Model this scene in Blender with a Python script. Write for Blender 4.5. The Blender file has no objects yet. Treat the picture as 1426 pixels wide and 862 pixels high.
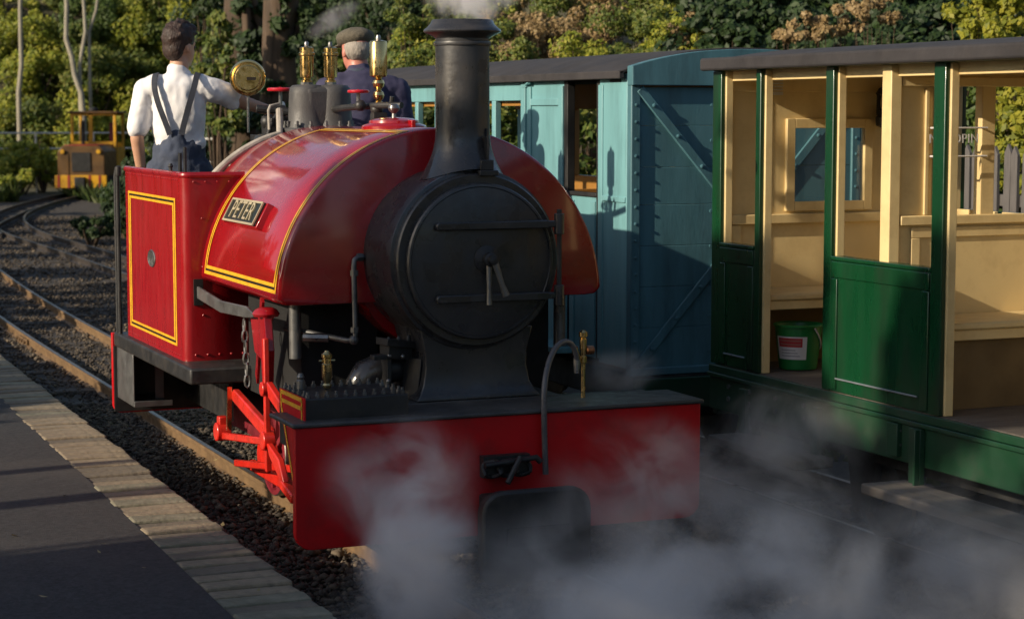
import bpy, bmesh, math, random
import numpy as np
from mathutils import Vector, Matrix

# ------------------------------------------------------------------ camera, sky, sun, exposure
S = bpy.context.scene
R = math.radians
YAW, PITCH = 22.806, 5.589
cam_d = bpy.data.cameras.new('camera')
cam_d.sensor_width = 36.0
cam_d.lens = 2800.0 / 1426.0 * 36.0
cam_d.clip_start = 0.1
cam_d.clip_end = 600.0
cam_d.dof.use_dof = True
cam_d.dof.focus_distance = 9.2
cam_d.dof.aperture_fstop = 5.0
cam = bpy.data.objects.new('camera', cam_d)
S.collection.objects.link(cam)
cam.location = (0, 0, 1.95)
cam.rotation_euler = (R(90 - PITCH), 0, R(-YAW))
S.camera = cam

SUN_AZ, SUN_EL = 9.0, 22.0          # light travels towards (+X, +Y*tan9), falling at 21.8 deg
W = bpy.data.worlds.new('World')
S.world = W
W.use_nodes = True
nt = W.node_tree
sky = nt.nodes.new('ShaderNodeTexSky')
sky.sky_type = 'NISHITA'
sky.sun_disc = False
sky.sun_elevation = R(SUN_EL)
sky.sun_rotation = R(270 - SUN_AZ)
sky.air_density = 1.0
sky.dust_density = 1.2
bg = nt.nodes['Background']
bg.inputs['Strength'].default_value = 0.115
nt.links.new(sky.outputs[0], bg.inputs[0])

sun_d = bpy.data.lights.new('sun', 'SUN')
sun_d.energy = 5.0
sun_d.angle = R(0.6)
sun_d.color = (1.0, 0.86, 0.66)
sun = bpy.data.objects.new('sun', sun_d)
S.collection.objects.link(sun)
sd = Vector((math.cos(R(SUN_AZ)) * math.cos(R(SUN_EL)), math.sin(R(SUN_AZ)) * math.cos(R(SUN_EL)), -math.sin(R(SUN_EL))))
sun.rotation_euler = sd.to_track_quat('-Z', 'Y').to_euler()
sun.location = (-20, -5, 15)

S.view_settings.view_transform = 'Standard'
S.view_settings.look = 'None'
S.view_settings.exposure = 0.1
S.view_settings.gamma = 1.0
S.render.engine = 'CYCLES'
cy = S.cycles
cy.use_denoising = True
cy.max_bounces = 8
cy.diffuse_bounces = 3
cy.glossy_bounces = 4
cy.transparent_max_bounces = 12
cy.volume_bounces = 6
cy.use_adaptive_sampling = True

RNG = random.Random(7)
NP = np.random.default_rng(11)
COL = S.collection

# ------------------------------------------------------------------ materials
MATS = {}


def lk(nt, a, b):
    nt.links.new(a, b)


def mat(name, rgb, rough=0.5, metal=0.0, var=0.18, scale=5.0, bump=0.0, bscale=60.0, coat=0.0,
        dirt=None, dirt_amt=0.0, dscale=3.0, rvar=0.12, spec=0.5, stretch=None):
    """Painted / cast / wooden surface: colour drifts with noise, a second noise lays dirt, a third gives relief."""
    m = bpy.data.materials.new(name)
    m.use_nodes = True
    t = m.node_tree
    b = t.nodes['Principled BSDF']
    tc = t.nodes.new('ShaderNodeTexCoord')
    src = tc.outputs['Object']
    if stretch:
        mp = t.nodes.new('ShaderNodeMapping')
        mp.inputs['Scale'].default_value = stretch
        lk(t, src, mp.inputs[0])
        src = mp.outputs[0]
    n1 = t.nodes.new('ShaderNodeTexNoise')
    n1.inputs['Scale'].default_value = scale
    n1.inputs['Detail'].default_value = 6
    lk(t, src, n1.inputs['Vector'])
    r1 = t.nodes.new('ShaderNodeValToRGB')
    c = np.array(rgb)
    r1.color_ramp.elements[0].position = 0.3
    r1.color_ramp.elements[1].position = 0.72
    r1.color_ramp.elements[0].color = (*np.clip(c * (1 - var), 0, 1), 1)
    r1.color_ramp.elements[1].color = (*np.clip(c * (1 + var), 0, 1), 1)
    lk(t, n1.outputs[0], r1.inputs[0])
    out = r1.outputs[0]
    if dirt is not None:
        n2 = t.nodes.new('ShaderNodeTexNoise')
        n2.inputs['Scale'].default_value = dscale
        n2.inputs['Detail'].default_value = 9
        n2.inputs['Roughness'].default_value = 0.68
        lk(t, src, n2.inputs['Vector'])
        mr = t.nodes.new('ShaderNodeMapRange')
        mr.inputs[1].default_value = 0.48
        mr.inputs[2].default_value = 0.72
        mr.inputs[4].default_value = dirt_amt
        lk(t, n2.outputs[0], mr.inputs[0])
        mx = t.nodes.new('ShaderNodeMixRGB')
        mx.inputs[2].default_value = (*dirt, 1)
        lk(t, mr.outputs[0], mx.inputs[0])
        lk(t, out, mx.inputs[1])
        out = mx.outputs[0]
    lk(t, out, b.inputs['Base Color'])
    n3 = t.nodes.new('ShaderNodeTexNoise')
    n3.inputs['Scale'].default_value = scale * 2.3
    n3.inputs['Detail'].default_value = 5
    lk(t, src, n3.inputs['Vector'])
    mr2 = t.nodes.new('ShaderNodeMapRange')
    mr2.inputs[1].default_value = 0.3
    mr2.inputs[2].default_value = 0.7
    mr2.inputs[3].default_value = max(0.02, rough - rvar)
    mr2.inputs[4].default_value = min(1, rough + rvar)
    lk(t, n3.outputs[0], mr2.inputs[0])
    lk(t, mr2.outputs[0], b.inputs['Roughness'])
    b.inputs['Metallic'].default_value = metal
    b.inputs['Specular IOR Level'].default_value = spec
    b.inputs['Coat Weight'].default_value = coat
    b.inputs['Coat Roughness'].default_value = 0.08
    if bump > 0:
        n4 = t.nodes.new('ShaderNodeTexNoise')
        n4.inputs['Scale'].default_value = bscale
        n4.inputs['Detail'].default_value = 4
        lk(t, src, n4.inputs['Vector'])
        bp = t.nodes.new('ShaderNodeBump')
        bp.inputs['Strength'].default_value = bump
        bp.inputs['Distance'].default_value = 0.01
        lk(t, n4.outputs[0], bp.inputs['Height'])
        lk(t, bp.outputs[0], b.inputs['Normal'])
    MATS[name] = m
    return m


def leafmat(name, cols, trans=0.3, rough=0.55, patch=0.35):
    m = bpy.data.materials.new(name)
    m.use_nodes = True
    t = m.node_tree
    b = t.nodes['Principled BSDF']
    o = t.nodes['Material Output']
    g = t.nodes.new('ShaderNodeNewGeometry')
    tc = t.nodes.new('ShaderNodeTexCoord')
    n = t.nodes.new('ShaderNodeTexNoise')
    n.inputs['Scale'].default_value = 0.9
    n.inputs['Detail'].default_value = 3
    lk(t, tc.outputs['Object'], n.inputs['Vector'])
    mx = t.nodes.new('ShaderNodeMath')
    mx.operation = 'MULTIPLY_ADD'
    lk(t, g.outputs['Random Per Island'], mx.inputs[0])
    mx.inputs[1].default_value = 1 - patch
    ml = t.nodes.new('ShaderNodeMapRange')
    ml.inputs[1].default_value = 0.3
    ml.inputs[2].default_value = 0.7
    ml.inputs[4].default_value = patch
    lk(t, n.outputs[0], ml.inputs[0])
    lk(t, ml.outputs[0], mx.inputs[2])
    rp = t.nodes.new('ShaderNodeValToRGB')
    rp.color_ramp.elements[0].color = (*cols[0], 1)
    rp.color_ramp.elements[1].color = (*cols[-1], 1)
    rp.color_ramp.elements[0].position = 0.1
    rp.color_ramp.elements[1].position = 0.95
    for i, c in enumerate(cols[1:-1]):
        e = rp.color_ramp.elements.new(0.1 + 0.85 * (i + 1) / (len(cols) - 1))
        e.color = (*c, 1)
    lk(t, mx.outputs[0], rp.inputs[0])
    lk(t, rp.outputs[0], b.inputs['Base Color'])
    b.inputs['Roughness'].default_value = rough
    b.inputs['Specular IOR Level'].default_value = 0.35
    tr = t.nodes.new('ShaderNodeBsdfTranslucent')
    lk(t, rp.outputs[0], tr.inputs[0])
    ms = t.nodes.new('ShaderNodeMixShader')
    ms.inputs[0].default_value = trans
    lk(t, b.outputs[0], ms.inputs[1])
    lk(t, tr.outputs[0], ms.inputs[2])
    lk(t, ms.outputs[0], o.inputs['Surface'])
    MATS[name] = m
    return m


mat('red_paint', (0.33, 0.004, 0.008), 0.24, var=0.12, scale=2.5, coat=1.0, dirt=(0.12, 0.012, 0.012), dirt_amt=0.45, rvar=0.12, bump=0.10, bscale=6)
mat('red_sheet', (0.30, 0.005, 0.009), 0.33, var=0.14, scale=3, coat=0.25, dirt=(0.13, 0.012, 0.012), dirt_amt=0.6, rvar=0.16, bump=0.06, bscale=6, stretch=(2.2, 2.2, 0.6))
mat('red_beam', (0.56, 0.003, 0.007), 0.5, spec=0.3, var=0.14, scale=3, coat=0.0, dirt=(0.09, 0.02, 0.018), dirt_amt=0.5, dscale=4, bump=0.05, bscale=30)
mat('red_motion', (0.62, 0.022, 0.012), 0.35, var=0.15, scale=12, coat=0.3, dirt=(0.1, 0.02, 0.01), dirt_amt=0.5, dscale=9)
mat('maroon', (0.20, 0.018, 0.028), 0.45, var=0.2, scale=9, dirt=(0.03, 0.012, 0.01), dirt_amt=0.6)
mat('yellow_line', (0.78, 0.40, 0.02), 0.4, var=0.1, scale=20, dirt=(0.35, 0.12, 0.02), dirt_amt=0.4, dscale=14)
mat('black_line', (0.02, 0.014, 0.008), 0.4, var=0.2)
mat('smokebox_black', (0.030, 0.030, 0.033), 0.33, spec=0.65, var=0.3, scale=4, dirt=(0.075, 0.060, 0.047), dirt_amt=0.6, dscale=4, rvar=0.2, bump=0.10, bscale=45)
mat('black_iron', (0.018, 0.018, 0.019), 0.5, var=0.35, scale=8, dirt=(0.06, 0.05, 0.042), dirt_amt=0.6, dscale=7, bump=0.12, bscale=70)
mat('running_plate', (0.05, 0.049, 0.049), 0.5, var=0.35, scale=7, dirt=(0.11, 0.10, 0.09), dirt_amt=0.6, dscale=6, bump=0.1, bscale=60)
mat('steel', (0.28, 0.27, 0.26), 0.36, metal=0.85, var=0.25, scale=14, dirt=(0.06, 0.05, 0.045), dirt_amt=0.6, dscale=12)
mat('grey_steel', (0.16, 0.16, 0.16), 0.42, metal=0.6, var=0.3, scale=10, dirt=(0.06, 0.05, 0.045), dirt_amt=0.5)
mat('cast_grey', (0.07, 0.068, 0.068), 0.55, var=0.22, scale=8, dirt=(0.05, 0.048, 0.045), dirt_amt=0.5, dscale=7, bump=0.16, bscale=120)
mat('brass', (0.70, 0.50, 0.22), 0.22, metal=1.0, var=0.12, scale=14, dirt=(0.30, 0.17, 0.06), dirt_amt=0.4, dscale=7)
mat('copper', (0.45, 0.2, 0.10), 0.3, metal=1.0, var=0.2, scale=22)
mat('hand_red', (0.5, 0.012, 0.02), 0.3, var=0.1, coat=0.4)
mat('pipe_lagging', (0.42, 0.38, 0.33), 0.75, var=0.2, scale=16, dirt=(0.2, 0.17, 0.14), dirt_amt=0.6, dscale=10, bump=0.15, bscale=90)
mat('rubber_hose', (0.10, 0.095, 0.10), 0.35, var=0.2, scale=12)
mat('coal_dark', (0.008, 0.008, 0.008), 0.8, var=0.3)
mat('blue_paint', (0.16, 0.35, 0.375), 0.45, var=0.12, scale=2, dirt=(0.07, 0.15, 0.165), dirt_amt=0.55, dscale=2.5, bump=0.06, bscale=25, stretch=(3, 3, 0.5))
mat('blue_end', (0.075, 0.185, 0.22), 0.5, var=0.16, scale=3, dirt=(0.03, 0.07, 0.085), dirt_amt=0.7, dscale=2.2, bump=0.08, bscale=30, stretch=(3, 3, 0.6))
mat('ochre_inside', (0.34, 0.16, 0.03), 0.55, var=0.15, scale=4)
mat('roof_felt', (0.030, 0.027, 0.029), 0.85, var=0.3, scale=3, dirt=(0.055, 0.048, 0.047), dirt_amt=0.6, dscale=5, bump=0.2, bscale=40)
mat('green_paint', (0.004, 0.045, 0.016), 0.32, var=0.3, scale=1.6, coat=0.3, dirt=(0.016, 0.024, 0.016), dirt_amt=0.85, dscale=1.8, bump=0.05, bscale=20, stretch=(3, 3, 0.6))
mat('green_sole', (0.009, 0.048, 0.022), 0.45, var=0.3, scale=4, dirt=(0.03, 0.03, 0.025), dirt_amt=0.8, dscale=4)
mat('cream_paint', (0.72, 0.55, 0.27), 0.48, var=0.08, scale=3, dirt=(0.42, 0.27, 0.11), dirt_amt=0.5, dscale=4, bump=0.05, bscale=30)
mat('floor_boards', (0.10, 0.085, 0.072), 0.8, var=0.3, scale=5, dirt=(0.05, 0.04, 0.035), dirt_amt=0.7, stretch=(1, 8, 1), bump=0.15)
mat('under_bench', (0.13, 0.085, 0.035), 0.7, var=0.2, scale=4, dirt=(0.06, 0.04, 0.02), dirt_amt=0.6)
mat('step_wood', (0.13, 0.11, 0.09), 0.8, var=0.35, scale=6, dirt=(0.06, 0.05, 0.04), dirt_amt=0.7, stretch=(8, 1, 8), bump=0.25)
mat('chassis_black', (0.012, 0.012, 0.012), 0.7, var=0.4, scale=6, dirt=(0.04, 0.035, 0.03), dirt_amt=0.6)
mat('bright_strip', (0.45, 0.5, 0.55), 0.35, metal=0.7, var=0.2)
mat('bucket_green', (0.01, 0.16, 0.035), 0.4, var=0.1, scale=6)
mat('white_print', (0.62, 0.60, 0.60), 0.5, var=0.06)
mat('red_print', (0.42, 0.02, 0.03), 0.5, var=0.1)
mat('grey_print', (0.25, 0.25, 0.27), 0.5, var=0.1)
mat('letter_cream', (0.50, 0.42, 0.27), 0.4, metal=0.25, var=0.1)
mat('plate_black', (0.012, 0.016, 0.012), 0.4, var=0.2)
mat('rail_rust', (0.20, 0.125, 0.062), 0.65, metal=0.15, var=0.25, scale=9, dirt=(0.09, 0.05, 0.03), dirt_amt=0.7, dscale=8, bump=0.15, bscale=50)
mat('rail_head', (0.30, 0.27, 0.25), 0.35, metal=0.9, var=0.2, scale=8, dirt=(0.14, 0.10, 0.07), dirt_amt=0.4)
mat('rail_dark', (0.07, 0.06, 0.055), 0.55, metal=0.4, var=0.25, scale=9, dirt=(0.04, 0.03, 0.025), dirt_amt=0.7)
mat('sleeper_wood', (0.075, 0.062, 0.05), 0.85, var=0.35, scale=6, dirt=(0.03, 0.026, 0.022), dirt_amt=0.7, stretch=(1, 7, 7), bump=0.35)
mat('asphalt', (0.036, 0.033, 0.033), 0.85, var=0.35, scale=38, dirt=(0.085, 0.074, 0.064), dirt_amt=0.75, dscale=0.9, bump=0.5, bscale=240)
mat('coping', (0.28, 0.22, 0.145), 0.85, var=0.35, scale=9, dirt=(0.09, 0.08, 0.068), dirt_amt=0.85, dscale=11, bump=0.45, bscale=45)
mat('coping_dark', (0.17, 0.14, 0.10), 0.85, var=0.3, scale=7, dirt=(0.07, 0.06, 0.05), dirt_amt=0.7, dscale=11, bump=0.45, bscale=45)
mat('coping_mossy', (0.21, 0.19, 0.13), 0.9, var=0.3, scale=9, dirt=(0.30, 0.26, 0.20), dirt_amt=0.8, dscale=9, bump=0.5, bscale=45)
mat('joint', (0.04, 0.036, 0.032), 0.95, var=0.3, scale=20)
mat('ballast_bed', (0.058, 0.048, 0.039), 0.95, var=0.5, scale=24, dirt=(0.035, 0.03, 0.027), dirt_amt=0.8, dscale=2.2, bump=0.8, bscale=55)
mat('soil', (0.06, 0.055, 0.025), 0.95, var=0.5, scale=2, dirt=(0.10, 0.075, 0.035), dirt_amt=0.8, dscale=1.2, bump=0.5, bscale=9)
mat('bark_brown', (0.085, 0.055, 0.034), 0.9, var=0.4, scale=5, dirt=(0.05, 0.035, 0.022), dirt_amt=0.8, dscale=6, stretch=(1, 1, 0.25), bump=0.7, bscale=14)
mat('bark_pale', (0.30, 0.27, 0.21), 0.85, var=0.25, scale=5, dirt=(0.16, 0.13, 0.09), dirt_amt=0.7, dscale=5, stretch=(1, 1, 0.3), bump=0.4, bscale=20)
mat('fence_metal', (0.55, 0.53, 0.48), 0.5, metal=0.3, var=0.2, scale=4)
mat('paling_grey', (0.11, 0.10, 0.095), 0.85, var=0.25, scale=6, stretch=(6, 6, 0.7), bump=0.25)
mat('diesel_yellow', (0.62, 0.32, 0.012), 0.45, var=0.2, scale=2, dirt=(0.12, 0.055, 0.015), dirt_amt=0.85, dscale=4)
mat('diesel_brown_shade', (0.11, 0.055, 0.012), 0.5, var=0.3, scale=3, dirt=(0.05, 0.025, 0.01), dirt_amt=0.8, dscale=4)  # brown carries the shade on the yellow bonnet; cab roof reuses it
mat('diesel_red', (0.26, 0.03, 0.015), 0.5, var=0.2, scale=3)
mat('cloth_white', (0.80, 0.78, 0.78), 0.85, var=0.04, scale=6, bump=0.12, bscale=160)
mat('denim', (0.052, 0.066, 0.105), 0.9, var=0.2, scale=9, dirt=(0.085, 0.095, 0.125), dirt_amt=0.5, dscale=7, bump=0.25, bscale=220)
mat('strap', (0.03, 0.034, 0.048), 0.85, var=0.2, scale=12)
mat('jacket', (0.038, 0.036, 0.082), 0.85, var=0.2, scale=8, dirt=(0.06, 0.06, 0.11), dirt_amt=0.5, dscale=7, bump=0.2, bscale=180)
mat('tweed', (0.11, 0.095, 0.07), 0.95, var=0.35, scale=120, bump=0.3, bscale=200)
mat('skin', (0.55, 0.31, 0.20), 0.5, var=0.08, scale=9)
mat('skin_red', (0.5, 0.19, 0.14), 0.5, var=0.1, scale=9)
mat('hair_brown', (0.035, 0.018, 0.013), 0.6, var=0.4, scale=60, stretch=(1, 1, 0.4), bump=0.6, bscale=110)
mat('hair_grey', (0.33, 0.29, 0.25), 0.7, var=0.25, scale=60, stretch=(1, 1, 0.4), bump=0.5, bscale=110)
mat('eye_dark', (0.03, 0.02, 0.015), 0.3)
mat('lip', (0.35, 0.12, 0.10), 0.5)
mat('leaf_litter', (0.35, 0.27, 0.12), 0.8, var=0.4, scale=8)

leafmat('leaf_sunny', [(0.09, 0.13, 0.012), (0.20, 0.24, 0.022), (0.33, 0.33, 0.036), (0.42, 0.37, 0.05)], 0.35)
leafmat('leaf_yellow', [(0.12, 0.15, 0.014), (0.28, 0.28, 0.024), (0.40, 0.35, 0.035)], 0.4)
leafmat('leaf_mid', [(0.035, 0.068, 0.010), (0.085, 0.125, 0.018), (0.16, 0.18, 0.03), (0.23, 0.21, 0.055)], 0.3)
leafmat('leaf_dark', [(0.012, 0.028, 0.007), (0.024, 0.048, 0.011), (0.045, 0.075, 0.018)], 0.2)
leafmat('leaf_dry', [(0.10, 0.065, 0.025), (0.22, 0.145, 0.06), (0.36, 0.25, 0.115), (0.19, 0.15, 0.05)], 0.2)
leafmat('leaf_shade', [(0.03, 0.06, 0.010), (0.06, 0.10, 0.016), (0.09, 0.13, 0.022)], 0.3)  # darker leaf copy with the shade put into its colour
leafmat('grass_blade', [(0.03, 0.06, 0.012), (0.06, 0.09, 0.02), (0.11, 0.11, 0.035)], 0.25)
leafmat('stone_mix', [(0.034, 0.028, 0.023), (0.065, 0.053, 0.042), (0.11, 0.088, 0.066), (0.20, 0.155, 0.105)], 0.0, 0.95)

glass = bpy.data.materials.new('window_glass')
glass.use_nodes = True
_t = glass.node_tree
_o = _t.nodes['Material Output']
_tr = _t.nodes.new('ShaderNodeBsdfTransparent')
_tr.inputs[0].default_value = (0.93, 0.95, 0.94, 1)
_gl = _t.nodes.new('ShaderNodeBsdfGlossy')
_gl.inputs['Roughness'].default_value = 0.02
_fr = _t.nodes.new('ShaderNodeFresnel')
_fr.inputs[0].default_value = 1.45
_mx = _t.nodes.new('ShaderNodeMixShader')
lk(_t, _fr.outputs[0], _mx.inputs[0])
lk(_t, _tr.outputs[0], _mx.inputs[1])
lk(_t, _gl.outputs[0], _mx.inputs[2])
lk(_t, _mx.outputs[0], _o.inputs['Surface'])
MATS['window_glass'] = glass

# ------------------------------------------------------------------ mesh builder
ORIGIN = {}


class MB:
    def __init__(self):
        self.v = []
        self.f = []

    def add(self, verts, faces):
        o = len(self.v)
        self.v.extend([tuple(p) for p in verts])
        self.f.extend([tuple(i + o for i in f) for f in faces])
        return self

    def bb(self, x0, x1, y0, y1, z0, z1):
        vs = [(x0, y0, z0), (x1, y0, z0), (x1, y1, z0), (x0, y1, z0), (x0, y0, z1), (x1, y0, z1), (x1, y1, z1), (x0, y1, z1)]
        return self.add(vs, [(0, 3, 2, 1), (4, 5, 6, 7), (0, 1, 5, 4), (1, 2, 6, 5), (2, 3, 7, 6), (3, 0, 4, 7)])

    def obox(self, c, ax, ay, az):
        """box from centre and three half-axis vectors"""
        c, ax, ay, az = map(Vector, (c, ax, ay, az))
        vs = []
        for k in (-1, 1):
            for a, b in ((-1, -1), (1, -1), (1, 1), (-1, 1)):
                vs.append(c + ax * a + ay * b + az * k)
        return self.add(vs, [(0, 3, 2, 1), (4, 5, 6, 7), (0, 1, 5, 4), (1, 2, 6, 5), (2, 3, 7, 6), (3, 0, 4, 7)])

    def bar(self, p0, p1, w, h, up=(0, 0, 1)):
        p0, p1, up = Vector(p0), Vector(p1), Vector(up)
        d = (p1 - p0)
        L = d.length
        d.normalize()
        s = d.cross(up)
        if s.length < 1e-5:
            s = d.cross(Vector((1, 0, 0)))
        s.normalize()
        u = s.cross(d)
        return self.obox((p0 + p1) / 2, d * (L / 2), s * (w / 2), u * (h / 2))

    def ring_loft(self, rings, closed=True, caps=True):
        n = len(rings[0])
        o = len(self.v)
        for r in rings:
            self.v.extend([tuple(p) for p in r])
        for i in range(len(rings) - 1):
            for j in range(n if closed else n - 1):
                a = o + i * n + j
                b = o + i * n + (j + 1) % n
                self.f.append((a, b, b + n, a + n))
        if caps and closed:
            self.f.append(tuple(o + j for j in reversed(range(n))))
            self.f.append(tuple(o + (len(rings) - 1) * n + j for j in range(n)))
        return self

    def tube(self, pts, r, n=10, caps=True):
        pts = [Vector(p) for p in pts]
        rs = r if isinstance(r, (list, tuple)) else [r] * len(pts)
        rings = []
        prev = None
        for i, p in enumerate(pts):
            if i == 0:
                d = pts[1] - pts[0]
            elif i == len(pts) - 1:
                d = pts[-1] - pts[-2]
            else:
                d = (pts[i + 1] - pts[i]).normalized() + (pts[i] - pts[i - 1]).normalized()
            d.normalize()
            if prev is None:
                a = Vector((0, 0, 1)) if abs(d.z) < 0.9 else Vector((1, 0, 0))
                u = d.cross(a).normalized()
            else:
                u = (prev - d * prev.dot(d)).normalized()
            prev = u
            w = d.cross(u)
            rings.append([p + (u * math.cos(2 * math.pi * k / n) + w * math.sin(2 * math.pi * k / n)) * rs[i] for k in range(n)])
        return self.ring_loft(rings, True, caps)

    def lathe(self, prof, origin, axis='z', n=32, a0=0, a1=2 * math.pi, caps=True):
        """prof: (radius, height) list along axis"""
        o = Vector(origin)
        rings = []
        for r, h in prof:
            ring = []
            for k in range(n):
                a = a0 + (a1 - a0) * k / n
                x, y = r * math.cos(a), r * math.sin(a)
                if axis == 'z':
                    p = Vector((x, y, h))
                elif axis == 'y':
                    p = Vector((x, h, y))
                else:
                    p = Vector((h, x, y))
                ring.append(o + p)
            rings.append(ring)
        if axis == 'y':
            rings = [list(reversed(q)) for q in rings]
        return self.ring_loft(rings, True, caps)

    def prism(self, poly, axis, a, b):
        """polygon (2-D list) extruded along axis from a to b; axis x:(y,z) y:(x,z) z:(x,y)"""
        def P(q, h):
            return {'x': (h, q[0], q[1]), 'y': (q[0], h, q[1]), 'z': (q[0], q[1], h)}[axis]
        n = len(poly)
        vs = [P(q, a) for q in poly] + [P(q, b) for q in poly]
        fs = [tuple(range(n)), tuple(reversed(range(n, 2 * n)))]
        for i in range(n):
            j = (i + 1) % n
            fs.append((i, i + n, j + n, j))
        return self.add(vs, fs)

    def sphere(self, c, r, n=12, m=8, sc=(1, 1, 1)):
        c = Vector(c)
        rings = []
        for i in range(1, m):
            t = math.pi * i / m
            rings.append([c + Vector((math.cos(2 * math.pi * k / n) * math.sin(t) * r * sc[0], math.sin(2 * math.pi * k / n) * math.sin(t) * r * sc[1], -math.cos(t) * r * sc[2])) for k in range(n)])
        return self.ring_loft(rings)

    def capsule(self, p0, p1, r0, r1, n=14, flat=None):
        """tapered limb with rounded ends; flat=(vector, factor) squashes the section along a direction"""
        p0, p1 = Vector(p0), Vector(p1)
        d = (p1 - p0)
        L = d.length
        d.normalize()
        pts, rs = [], []
        for a in (-90, -60, -30, 0):
            t = R(a)
            pts.append(p0 + d * (r0 * math.sin(t)))
            rs.append(max(0.001, r0 * math.cos(t)))
        for a in (0, 30, 60, 90):
            t = R(a)
            pts.append(p1 + d * (r1 * math.sin(t)))
            rs.append(max(0.001, r1 * math.cos(t)))
        o = len(self.v)
        self.tube(pts, rs, n)
        if flat:
            fv, ff = Vector(flat[0]).normalized(), flat[1]
            for i in range(o, len(self.v)):
                v = Vector(self.v[i])
                q = p0 + d * (v - p0).dot(d)
                w = v - q
                w = w - fv * w.dot(fv) * (1 - ff)
                self.v[i] = tuple(q + w)
        return self

    def build(self, name, m, parent=None, smooth=35, bevel=0.0, origin=None, seg=2):
        me = bpy.data.meshes.new(name)
        o = origin if origin is not None else (ORIGIN[parent.name] if parent else (0, 0, 0))
        vs = [(a - o[0], b - o[1], c - o[2]) for a, b, c in self.v]
        me.from_pydata(vs, [], self.f)
        bm = bmesh.new()
        bm.from_mesh(me)
        bmesh.ops.recalc_face_normals(bm, faces=bm.faces)
        bm.to_mesh(me)
        bm.free()
        if smooth:
            me.polygons.foreach_set('use_smooth', [True] * len(me.polygons))
            me.set_sharp_from_angle(angle=R(smooth))
        me.materials.append(MATS[m] if isinstance(m, str) else m)
        ob = bpy.data.objects.new(name, me)
        COL.objects.link(ob)
        if parent:
            ob.parent = parent
        else:
            ob.location = o
        ORIGIN[ob.name] = o
        if bevel > 0:
            bv = ob.modifiers.new('bevel', 'BEVEL')
            bv.width = bevel
            bv.segments = seg
            bv.limit_method = 'ANGLE'
            bv.angle_limit = R(40)
            bv.harden_normals = False
        return ob


def tag(o, label=None, cat=None, group=None, kind=None):
    if label:
        o['label'] = label
    if cat:
        o['category'] = cat
    if group:
        o['group'] = group
    if kind:
        o['kind'] = kind
    return o


def thing(name, loc, label, cat, group=None, kind=None):
    o = bpy.data.objects.new(name, None)
    o.empty_display_size = 0.2
    COL.objects.link(o)
    o.location = loc
    ORIGIN[o.name] = tuple(loc)
    return tag(o, label, cat, group, kind)


def np_mesh(name, verts, nper, m, parent=None, origin=(0, 0, 0), smooth=False, tris=None):
    """mesh of many loose little faces: verts (k*nper,3), each nper a face (or tris: index array per piece)"""
    me = bpy.data.meshes.new(name)
    verts = np.asarray(verts, dtype=np.float32) - np.asarray(origin, dtype=np.float32)
    nv = len(verts)
    if tris is None:
        nf = nv // nper
        me.vertices.add(nv)
        me.vertices.foreach_set('co', verts.ravel())
        me.loops.add(nv)
        me.loops.foreach_set('vertex_index', np.arange(nv, dtype=np.int32))
        me.polygons.add(nf)
        me.polygons.foreach_set('loop_start', np.arange(0, nv, nper, dtype=np.int32))
    else:
        npc = nv // nper
        idx = (np.asarray(tris, dtype=np.int32)[None] + (np.arange(npc, dtype=np.int32) * nper)[:, None, None]).reshape(-1)
        me.vertices.add(nv)
        me.vertices.foreach_set('co', verts.ravel())
        me.loops.add(len(idx))
        me.loops.foreach_set('vertex_index', idx)
        me.polygons.add(len(idx) // 3)
        me.polygons.foreach_set('loop_start', np.arange(0, len(idx), 3, dtype=np.int32))
    me.update(calc_edges=True)
    me.validate()
    if smooth:
        me.polygons.foreach_set('use_smooth', [True] * len(me.polygons))
    me.materials.append(MATS[m])
    ob = bpy.data.objects.new(name, me)
    COL.objects.link(ob)
    if parent:
        ob.parent = parent
    else:
        ob.location = origin
    return ob


def text_mesh(name, body, size, m, parent, mw, depth=0.003, space=1.0):
    """lettering as a thin raised mesh; mw = world matrix of the text plane (x right, y up)"""
    cu = bpy.data.curves.new('lettering', 'FONT')
    cu.body = body
    cu.size = size
    cu.extrude = depth
    cu.align_x = 'CENTER'
    cu.align_y = 'CENTER'
    cu.space_character = space
    tmp = bpy.data.objects.new('lettering_tmp', cu)
    COL.objects.link(tmp)
    dg = bpy.context.evaluated_depsgraph_get()
    me = bpy.data.meshes.new_from_object(tmp.evaluated_get(dg))
    bpy.data.objects.remove(tmp)
    o = ORIGIN[parent.name]
    me.transform(Matrix.Translation(Vector((-o[0], -o[1], -o[2]))) @ mw)
    me.materials.clear()
    me.materials.append(MATS[m])
    me.name = name
    ob = bpy.data.objects.new(name, me)
    COL.objects.link(ob)
    ob.parent = parent
    ORIGIN[ob.name] = o
    return ob


# the photograph's own perspective, used to read real positions (pixel of the photo -> point at a known plane)
_C = np.array([0, 0, 1.95])
_fw = np.array([math.sin(R(YAW)) * math.cos(R(PITCH)), math.cos(R(YAW)) * math.cos(R(PITCH)), -math.sin(R(PITCH))])
_rt = np.array([math.cos(R(YAW)), -math.sin(R(YAW)), 0])
_up = np.cross(_rt, _fw)


def at(x, y, X=None, Y=None, Z=None, D=None):
    d = _fw + _rt * (x - 713) / 2800 - _up * (y - 431) / 2800
    t = D if D is not None else (X / d[0] if X is not None else (Y / d[1] if Y is not None else (Z - 1.95) / d[2]))
    return _C + d * t

# ================================================================== the setting
CX = 3.205                       # centre line of the locomotive's track
T2 = 5.43                        # centre line of the carriages' track

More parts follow.
